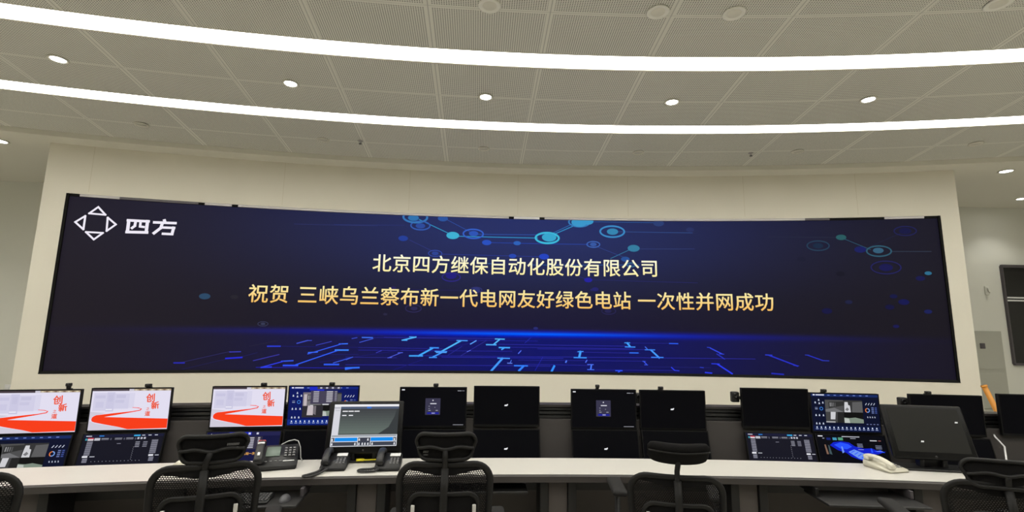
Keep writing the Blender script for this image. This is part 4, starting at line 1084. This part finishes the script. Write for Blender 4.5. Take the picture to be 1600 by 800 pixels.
deskphone(thp, Rp, 0.02, 'black desk phone in front of the lit touchscreen, its coiled cord lying on the worktop',
          [(-0.055, -0.085, 0.03), (-0.10, -0.07, 0.012), (-0.17, -0.075, 0.010), (-0.185, -0.105, 0.010), (-0.15, -0.125, 0.010), (-0.08, -0.12, 0.010), (-0.05, -0.108, 0.022)])
# large telephone with a display
thp, Rp = on_level(431, 729.5, ZD)
t = thing('desk_phone', 'large black desk phone with a display and a red sticker on its handset', 'phone', facing(thp, Rp, ZD + 0.0005, 0.22))
wedge(MB(), 0.265, 0.20, 0.035, 0.125).build('body', PHONEK, t)
T = Matrix.Translation((0, 0, 0.0805)) @ Matrix.Rotation(math.atan2(0.09, 0.20), 4, 'X')
MB().rbox((-0.025, 0.03, 0.002), (0.09, 0.10, 0.006), 0.002, 0, T).build('display', LCD, t)
kp = MB()
for i in range(3):
    for j in range(4): kp.rbox((0.055 + i * 0.026, -0.02 + j * 0.026, 0.003), (0.018, 0.014, 0.008), 0.003, 0, T)
for i in range(5): kp.rbox((-0.06 + i * 0.03, -0.07, 0.002), (0.016, 0.008, 0.005), 0.002, 0, T)
kp.build('keypad', KEYC, t)
MB().rbox((0.08, -0.075, 0.002), (0.07, 0.007, 0.004), 0.001, 0, T).build('name_plate', PAPER, t)
h = handset_mesh(0.22, 0.055).build('handset', PHONEK, t, T @ Matrix.Translation((-0.105, 0.005, 0.026)))
h['label'] = 'black handset with a red and a white sticker'
MB().rbox((0, 0.088, 0.013), (0.044, 0.035, 0.008), 0.003).build('red_sticker', RED, h)
MB().rbox((0, 0.055, 0.0285), (0.044, 0.018, 0.006), 0.003).build('white_sticker', PAPER, h)
MB().rbox((0, -0.05, 0.0285), (0.016, 0.05, 0.006), 0.003).build('white_sticker', PAPER, h)
o = MB().tube([(0.0, 0.103, 0.08), (0.02, 0.115, 0.122), (0.06, 0.12, 0.14), (0.10, 0.115, 0.147), (0.125, 0.105, 0.14), (0.142, 0.095, 0.10), (0.150, 0.08, 0.03), (0.162, 0.085, 0.006)], 0.0036, 8).build('lead', CABLEW, t)
# ivory phones
def ivory_phone(th, R, turn, label):
    t = thing('desk_phone', label, 'phone', facing(th, R, ZD + 0.0005, turn))
    wedge(MB(), 0.17, 0.21, 0.018, 0.05).build('body', PHONEW, t)
    T = Matrix.Translation((0, 0, 0.034)) @ Matrix.Rotation(math.atan2(0.032, 0.21), 4, 'X')
    kp = MB()
    for i in range(3):
        for j in range(4): kp.rbox((0.02 + i * 0.022, -0.06 + j * 0.022, 0.002), (0.014, 0.012, 0.006), 0.002, 0, T)
    kp.build('keypad', KEYC, t)
    hs = handset_mesh(0.21, 0.048).build('handset', PHONEW, t, T @ Matrix.Translation((-0.055, 0.0, 0.022)))
    MB().rbox((0.0, -0.083, 0.014), (0.024, 0.02, 0.006), 0.002).build('speaker_slot', DARKGREY, hs)
thp, Rp = on_level(1384, 733, ZD)
ivory_phone(thp, Rp, 0.30, 'ivory desk phone on the worktop left of the dark touchscreen')
thp, Rp = on_level(306, 735, ZD)
ivory_phone(thp, Rp, -0.75, 'ivory desk phone half hidden behind the headrest of the second chair from left')
# yellow tape tag under the touchscreen
thp, Rp = on_level(569, 722.5, ZD)
t = thing('yellow_marker', 'small yellow marker lying under the lit touchscreen', 'marker', facing(thp, Rp - 0.012, ZD + 0.0155, 0.1))
MB().rbox((-0.025, 0, 0.006), (0.055, 0.028, 0.012), 0.003).build('body', YELLOW, t)
MB().rbox((0.045, 0, 0.004), (0.085, 0.008, 0.008), 0.002).build('tip', YELLOW, t)
# crumpled clear plastic on the rail
thp, z_ = on_arc(1384, 633, 22.03)
random.seed(3)
mb = MB(); prof = [[0.014 + random.random() * 0.022 for _ in range(13)] for _ in range(6)]
mb.grid(lambda u, v: ((u - .5) * 0.13, (v - .5) * 0.06, prof[int(v * 5)][int(u * 12)] * (1 if 0 < u < 1 and 0 < v < 1 else 0.15)), 12, 5, M=facing(thp, 22.03, 1.0795), smooth=False)
tag(mb.build('plastic_bag', mat('grey_clear_plastic', (150, 148, 136), 0.25)), 'crumpled clear plastic bag on the console rail beside the right dashboard monitor', 'bag')
# white cable hanging behind the right chair
tc_, zc_ = on_arc(1571, 683, 21.72)
ta, za_ = on_arc(1573, 722, 21.60)
o = MB().tube([P(tc_ + 0.002, 21.88, 0.93), P(tc_ + 0.0008, 21.84, 0.925), P(tc_, 21.74, 0.87), P(ta, 21.60, 0.79), P(ta, 21.52, 0.757), P(ta + 0.002, 21.47, 0.756)], 0.006, 8).build('white_cable', CABLEW)
tag(o, 'white cable running down the console back at the right edge of the photo', 'cable')

# keyboard trays under the worktop
def tray(x0, x1, py, label, w, items=True, R0=21.12):
    a = (on_level(x0, py, 0.655)[0] + on_level(x1, py, 0.655)[0]) / 2
    t = thing('keyboard_tray', label, 'tray', facing(a, R0, 0.64), 'pull-out trays under the worktop')
    MB().rbox((0, 0, 0), (w, 0.30, 0.016), 0.006).build('board', DARKGREY, t)
    for sx in (-1, 1): MB().rbox((sx * (w / 2 - 0.012), 0.13, 0.034), (0.02, 0.26, 0.05), 0.003).build('slide', METALD if sx > 0 else RAILM, t)
    return a
a = tray(320, 462, 780, 'pulled-out keyboard tray below the large black desk phone', 0.60, R0=21.085)
k = thing('keyboard', 'black keyboard on the pulled-out tray below the large desk phone', 'keyboard', facing(a, 21.04, 0.6485))
wedge(MB(), 0.40, 0.14, 0.014, 0.024, M=Matrix.Translation((-0.08, 0, 0)), r=0.004).build('body', BLACK, k)
kb = MB()
for i in range(20):
    for j in range(5): kb.rbox((-0.265 + i * 0.0195, -0.048 + j * 0.024, 0.0195 + j * 0.0017), (0.016, 0.019, 0.007), 0.002, seg=1)
kb.build('keys', mat('key_dark', (62, 62, 64), 0.5), k)
k = thing('mouse', 'dark grey computer mouse on the pulled-out tray beside the keyboard', 'mouse', facing(a, 21.02, 0.6485))
def mouse_shell(u, v):
    an, ph = 2 * math.pi * u, v * math.pi / 2
    return (0.205 + 0.032 * math.cos(an) * math.cos(ph), 0.01 + 0.055 * math.sin(an) * math.cos(ph), 0.001 + 0.034 * math.sin(ph))
MB().grid(mouse_shell, 20, 8).build('shell', mat('mouse_grey', (72, 72, 76), 0.4), k)
MB().rbox((0.205, 0.035, 0.029), (0.008, 0.022, 0.010), 0.003).build('scroll_wheel', BLACK, k)
tray(1296, 1420, 780, 'pulled-out keyboard tray below the ivory phone on the right', 0.62, R0=21.10)
tray(700, 808, 764, 'keyboard tray pushed in behind the middle chair', 0.60, R0=21.285)

# ------------------------------------------------------------------ office chairs
def rrect(hw, z0, z1, r, n=6, hwb=None):
    """rounded rectangle outline in x,z; hwb = half width at the bottom"""
    hwb = hwb if hwb is not None else hw
    out = []
    for cx, cz, a0 in ((hw - r, z1 - r, 0), (-hw + r, z1 - r, 90), (-hwb + r, z0 + r, 180), (hwb - r, z0 + r, 270)):
        for i in range(n + 1):
            a = math.radians(a0 + 90 * i / n); out.append((cx + r * math.cos(a), cz + r * math.sin(a)))
    # fill the straight runs
    pts = []
    for i, p in enumerate(out):
        q = out[(i + 1) % len(out)]; pts.append(p)
        L = math.hypot(q[0] - p[0], q[1] - p[1])
        for k in range(1, int(L / 0.05) + 1): pts.append((p[0] + (q[0] - p[0]) * k / (int(L / 0.05) + 1), p[1] + (q[1] - p[1]) * k / (int(L / 0.05) + 1)))
    return pts
ZT = 1.055
def by(x, z):                      # the backrest's own curve: reclined, wrapping forward at its sides
    return -0.235 - 0.16 * (z - 0.55) * 0.6 + 0.06 * (abs(x) / 0.235) ** 2.2 - 0.03 * math.sin(max(0, min(1, (z - 0.55) / 0.5)) * math.pi)
def make_chair(label, M, head_tilt=0.0, head_z=0.0, head_dx=0.0, kind='frame', arms=True, stem_bend=0.0, tags=0.024, arm_z=0.69, arm_y=0.06, arm_out=0.0, headmat=None, mark=None):
    t = thing('office_chair', label, 'chair', M, 'mesh office chairs at the console')
    HW = 0.218
    fr = [(x, by(x, z), z) for x, z in rrect(HW, 0.55, ZT, 0.085, 7, 0.20)]
    MB().tube(fr, 0.014, 8, closed=True, flat=(0.017, 0.013)).build('back_frame', CHAIRK, t)
    def clampx(z):                 # half width inside the frame at height z
        f = (z - 0.55) / (ZT - 0.55); hw = 0.20 + (HW - 0.20) * f
        r = 0.085
        if z > ZT - r: return hw - r + math.sqrt(max(0, r * r - (z - (ZT - r)) ** 2))
        if z < 0.55 + r: return hw - r + math.sqrt(max(0, r * r - (0.55 + r - z) ** 2))
        return hw
    def fab(u, v):
        z = 0.552 + (ZT - 0.554) * v; x = (u * 2 - 1) * clampx(z); return (x, by(x, z) + 0.004, z)
    MB().grid(fab, 20, 24).build('back_mesh', MESHF, t)
    def band(u, v):
        z = ZT - 0.010 - 0.036 * v * (0.72 + 0.28 * math.cos((u - .5) * 2 * math.pi)); x = (u * 2 - 1) * clampx(z) * 0.99; return (x, by(x, z) - 0.003, z)
    MB().grid(band, 20, 3).build('top_band', CUSH, t)
    # lumbar pad with its arched rim, the spine and the two adjuster clips
    lp = rrect(0.158, 0.66, 0.935, 0.05, 6, 0.15)
    MB().tube([(x, by(x, z) - 0.030, z) for x, z in lp], 0.012, 8, closed=True, flat=(0.012, 0.009)).build('lumbar_frame', CHAIRK, t)
    def pad(u, v):
        z = 0.665 + 0.265 * v; x = (u * 2 - 1) * 0.15; return (x, by(x, z) - 0.024, z)
    MB().grid(pad, 10, 8).build('lumbar_pad', CUSH, t)
    sp = MB().tube([(0, by(0, 1.045) - 0.018, 1.045), (0, by(0, 0.95) - 0.030, 0.95), (0, by(0, 0.87) - 0.048, 0.87), (0, by(0, 0.70) - 0.075, 0.70), (0, by(0, .55) - 0.07, 0.55), (0, -0.22, 0.44), (0, -0.05, 0.405)], 0.015, 10, flat=(0.019, 0.012))
    sp.lathe([(0.052, 0), (0.05, 0.022), (0.04, 0.03)], 22, 0, Matrix.Translation((0, by(0, .80) - 0.035, 0.79)) @ Matrix.Rotation(math.pi / 2, 4, 'X')).build('spine', CHAIRK, t)
    for sx in (-1, 1):
        x = sx * 0.142
        c = MB().rbox((x, by(x, 0.86) - 0.046, 0.866), (0.017, 0.014, tags + 0.02), 0.003)
        c.build('adjuster_clip', TAGM, t)
    # headrest
    hz = ZT + 0.085 + head_z
    H = Matrix.Translation((head_dx, by(0, ZT) - 0.01, hz)) @ Matrix.Rotation(head_tilt, 4, 'X')
    hb = lambda x: 0.045 * (abs(x) / 0.145) ** 2
    if kind == 'frame':
        MB().tube([(x, hb(x), z) for x, z in rrect(0.142, -0.060, 0.056, 0.04, 6, 0.128)], 0.011, 8, M=H, closed=True, flat=(0.0115, 0.010)).build('headrest_frame', CHAIRK, t)
        MB().grid(lambda u, v: ((u * 2 - 1) * 0.134 * (1 if .15 < v < .85 else .93), hb((u * 2 - 1) * 0.134) + 0.004, -0.055 + 0.11 * v), 14, 6, M=H).build('headrest_mesh', headmat or CUSH, t)
        MB().tube([(x / 20 * 0.132, hb(x / 20 * 0.132) - 0.012, -0.004 - 0.005 * math.cos(x / 20 * math.pi * 2)) for x in range(-20, 21)], 0.009, 8, M=H, flat=(0.012, 0.008)).build('headrest_brace', CHAIRK, t)
    else:
        def cush(u, v):
            a = 2 * math.pi * v; x = (u * 2 - 1) * 0.146; e = (1 - abs(u * 2 - 1) ** 6) ** .5
            return (x, 0.5 * hb(x) + 0.030 * math.cos(a) * (0.25 + .75 * e), 0.065 * math.copysign(abs(math.sin(a)) ** .6, math.sin(a)) * (0.55 + .45 * e))
        MB().grid(cush, 20, 20, M=H).build('headrest_cushion', CUSH, t)
        MB().tube([(x / 12 * 0.143, 0.5 * hb(x / 12 * 0.143) - 0.031, 0.040 - 0.006 * (x / 12) ** 4) for x in range(-12, 13)], 0.004, 6, M=H).build('headrest_piping', CHAIRK, t)
    if mark:                       # small woven maker's mark, only strokes at this size
        lb = MB()
        for k in range(mark[2]): lb.box((mark[0] + k * 0.0065, hb(mark[0]) - 0.004, mark[1]), (0.0035, 0.002, 0.010), 0, H, Matrix.Rotation(0.25, 4, 'Y'))
        lb.box((mark[0] + (mark[2] - 1) * 0.00325, hb(mark[0]) - 0.004, mark[1] - 0.014), (mark[2] * 0.0055, 0.002, 0.0025), 0, H)
        lb.build('sewn_label', mat('label_thread', (120, 120, 120), 0.7), t)
    hp = H @ Vector((0, -0.014, -0.01))
    MB().tube([(0, by(0, ZT) - 0.018, ZT - 0.05), (0.0, by(0, ZT) - 0.020, ZT - 0.01), (head_dx * 0.3, by(0, ZT) - 0.024 + stem_bend, ZT + 0.03), (hp.x, hp.y - 0.002, hp.z)], 0.012, 10, flat=(0.013, 0.009)).build('headrest_stem', CHAIRK, t)
    # seat, arms, column, five-star base
    def seat(u, v):
        a = 2 * math.pi * u; ca, sa = math.cos(a), math.sin(a)
        k = (abs(ca) ** 4 + abs(sa) ** 4) ** -0.25; ph = v * math.pi - math.pi / 2
        rr = math.cos(ph) ** 0.35 if abs(v - .5) < .499 else 0
        return (0.245 * k * ca * rr, 0.02 + 0.24 * k * sa * rr, 0.47 + 0.036 * math.sin(ph))
    MB().grid(seat, 28, 12).build('seat', CUSH, t)
    MB().rbox((0, -0.02, 0.415), (0.22, 0.26, 0.05), 0.015).build('tilt_mechanism', CHAIRK, t)
    for sx in (-1, 1):
        ar = MB().tube([(sx * 0.10, 0.0, 0.425), (sx * 0.26, -0.02, 0.43), (sx * 0.275, arm_y - 0.04, 0.50), (sx * 0.272, arm_y - 0.02, arm_z - 0.022)], 0.014, 8, flat=(0.022, 0.012)).build('armrest_post', CHAIRK, t)
        A = Matrix.Translation((sx * 0.274, arm_y, arm_z)) @ Matrix.Rotation(-sx * arm_out, 4, 'Z')
        MB().rbox((0, 0.0, 0), (0.085, 0.29, 0.036), 0.017, 0, A, seg=4).build('armrest_pad', mat('armrest_rubber', (30, 29, 29), 0.7, 0.0, 0.3), ar)
    MB().lathe([(0.035, 0.10), (0.035, 0.20), (0.026, 0.20), (0.026, 0.40)], 16).build('gas_column', CHROME, t)
    bs = MB().lathe([(0.05, 0.07), (0.055, 0.085), (0.05, 0.12), (0.03, 0.125)], 18)
    for k in range(5):
        a = 2 * math.pi * k / 5 + 0.3
        bs.tube([(0.03 * math.cos(a), 0.03 * math.sin(a), 0.10), (0.18 * math.cos(a), 0.18 * math.sin(a), 0.088), (0.30 * math.cos(a), 0.30 * math.sin(a), 0.070)], [0.022, 0.018, 0.014], 8)
    bs = bs.build('star_base', CHAIRK, t)
    for k in range(5):
        a = 2 * math.pi * k / 5 + 0.3
        Wm = Matrix.Translation((0.295 * math.cos(a), 0.295 * math.sin(a), 0.0))
        MB().lathe([(0.027, -0.024), (0.029, -0.018), (0.029, -0.006), (0.012, -0.005), (0.012, 0.005), (0.029, 0.006), (0.029, 0.018), (0.027, 0.024)], 14, 0, Wm @ Matrix.Translation((0, 0, 0.0295)) @ Matrix.Rotation(a, 4, 'Z') @ Matrix.Rotation(math.pi / 2, 4, 'X')).tube([(0.295 * math.cos(a), 0.295 * math.sin(a), 0.03), (0.295 * math.cos(a), 0.295 * math.sin(a), 0.066)], 0.007, 8).build('caster', CHAIRK, bs)
    return t
def chair_at(px, R_back, turn, sz=1.0):
    """frame whose backrest stands on the sight line px at radius R_back"""
    th, z = on_arc(px, 740, R_back)
    M = facing(th, R_back, 0, turn)
    return M @ Matrix.Translation((0, 0.30, 0)) @ Matrix.Diagonal((1, 1, sz, 1))
make_chair('black mesh office chair with an upright framed headrest, in the middle of the photo', chair_at(695, 20.20, 0.0), 0.0, kind='frame', mark=(-0.105, -0.026, 4))
make_chair('black mesh office chair turned left, headrest before the small gold lettering', chair_at(319, 20.22, 0.24), 0.05, kind='frame', head_dx=0.02, tags=0.034, head_z=-0.005, mark=(0.062, 0.016, 8))
make_chair('black mesh office chair with a tilted cushion headrest and both armrests showing', chair_at(1058, 20.20, -0.20, 0.945), 0.62, kind='cushion', head_z=0.034, head_dx=0.01, stem_bend=0.03, tags=0.034, arm_z=0.845, arm_y=0.20, arm_out=0.12)
make_chair('black mesh office chair cut off by the left edge of the photo', chair_at(-78, 20.15, 0.0), 0.0, kind='cushion')
make_chair('black mesh office chair at the right edge of the photo, armrest under the worktop', chair_at(1572, 20.05, -0.25, 0.975), -0.2, kind='frame', head_z=-0.03, arm_z=0.78, arm_y=0.16)
bpy.context.view_layer.update()
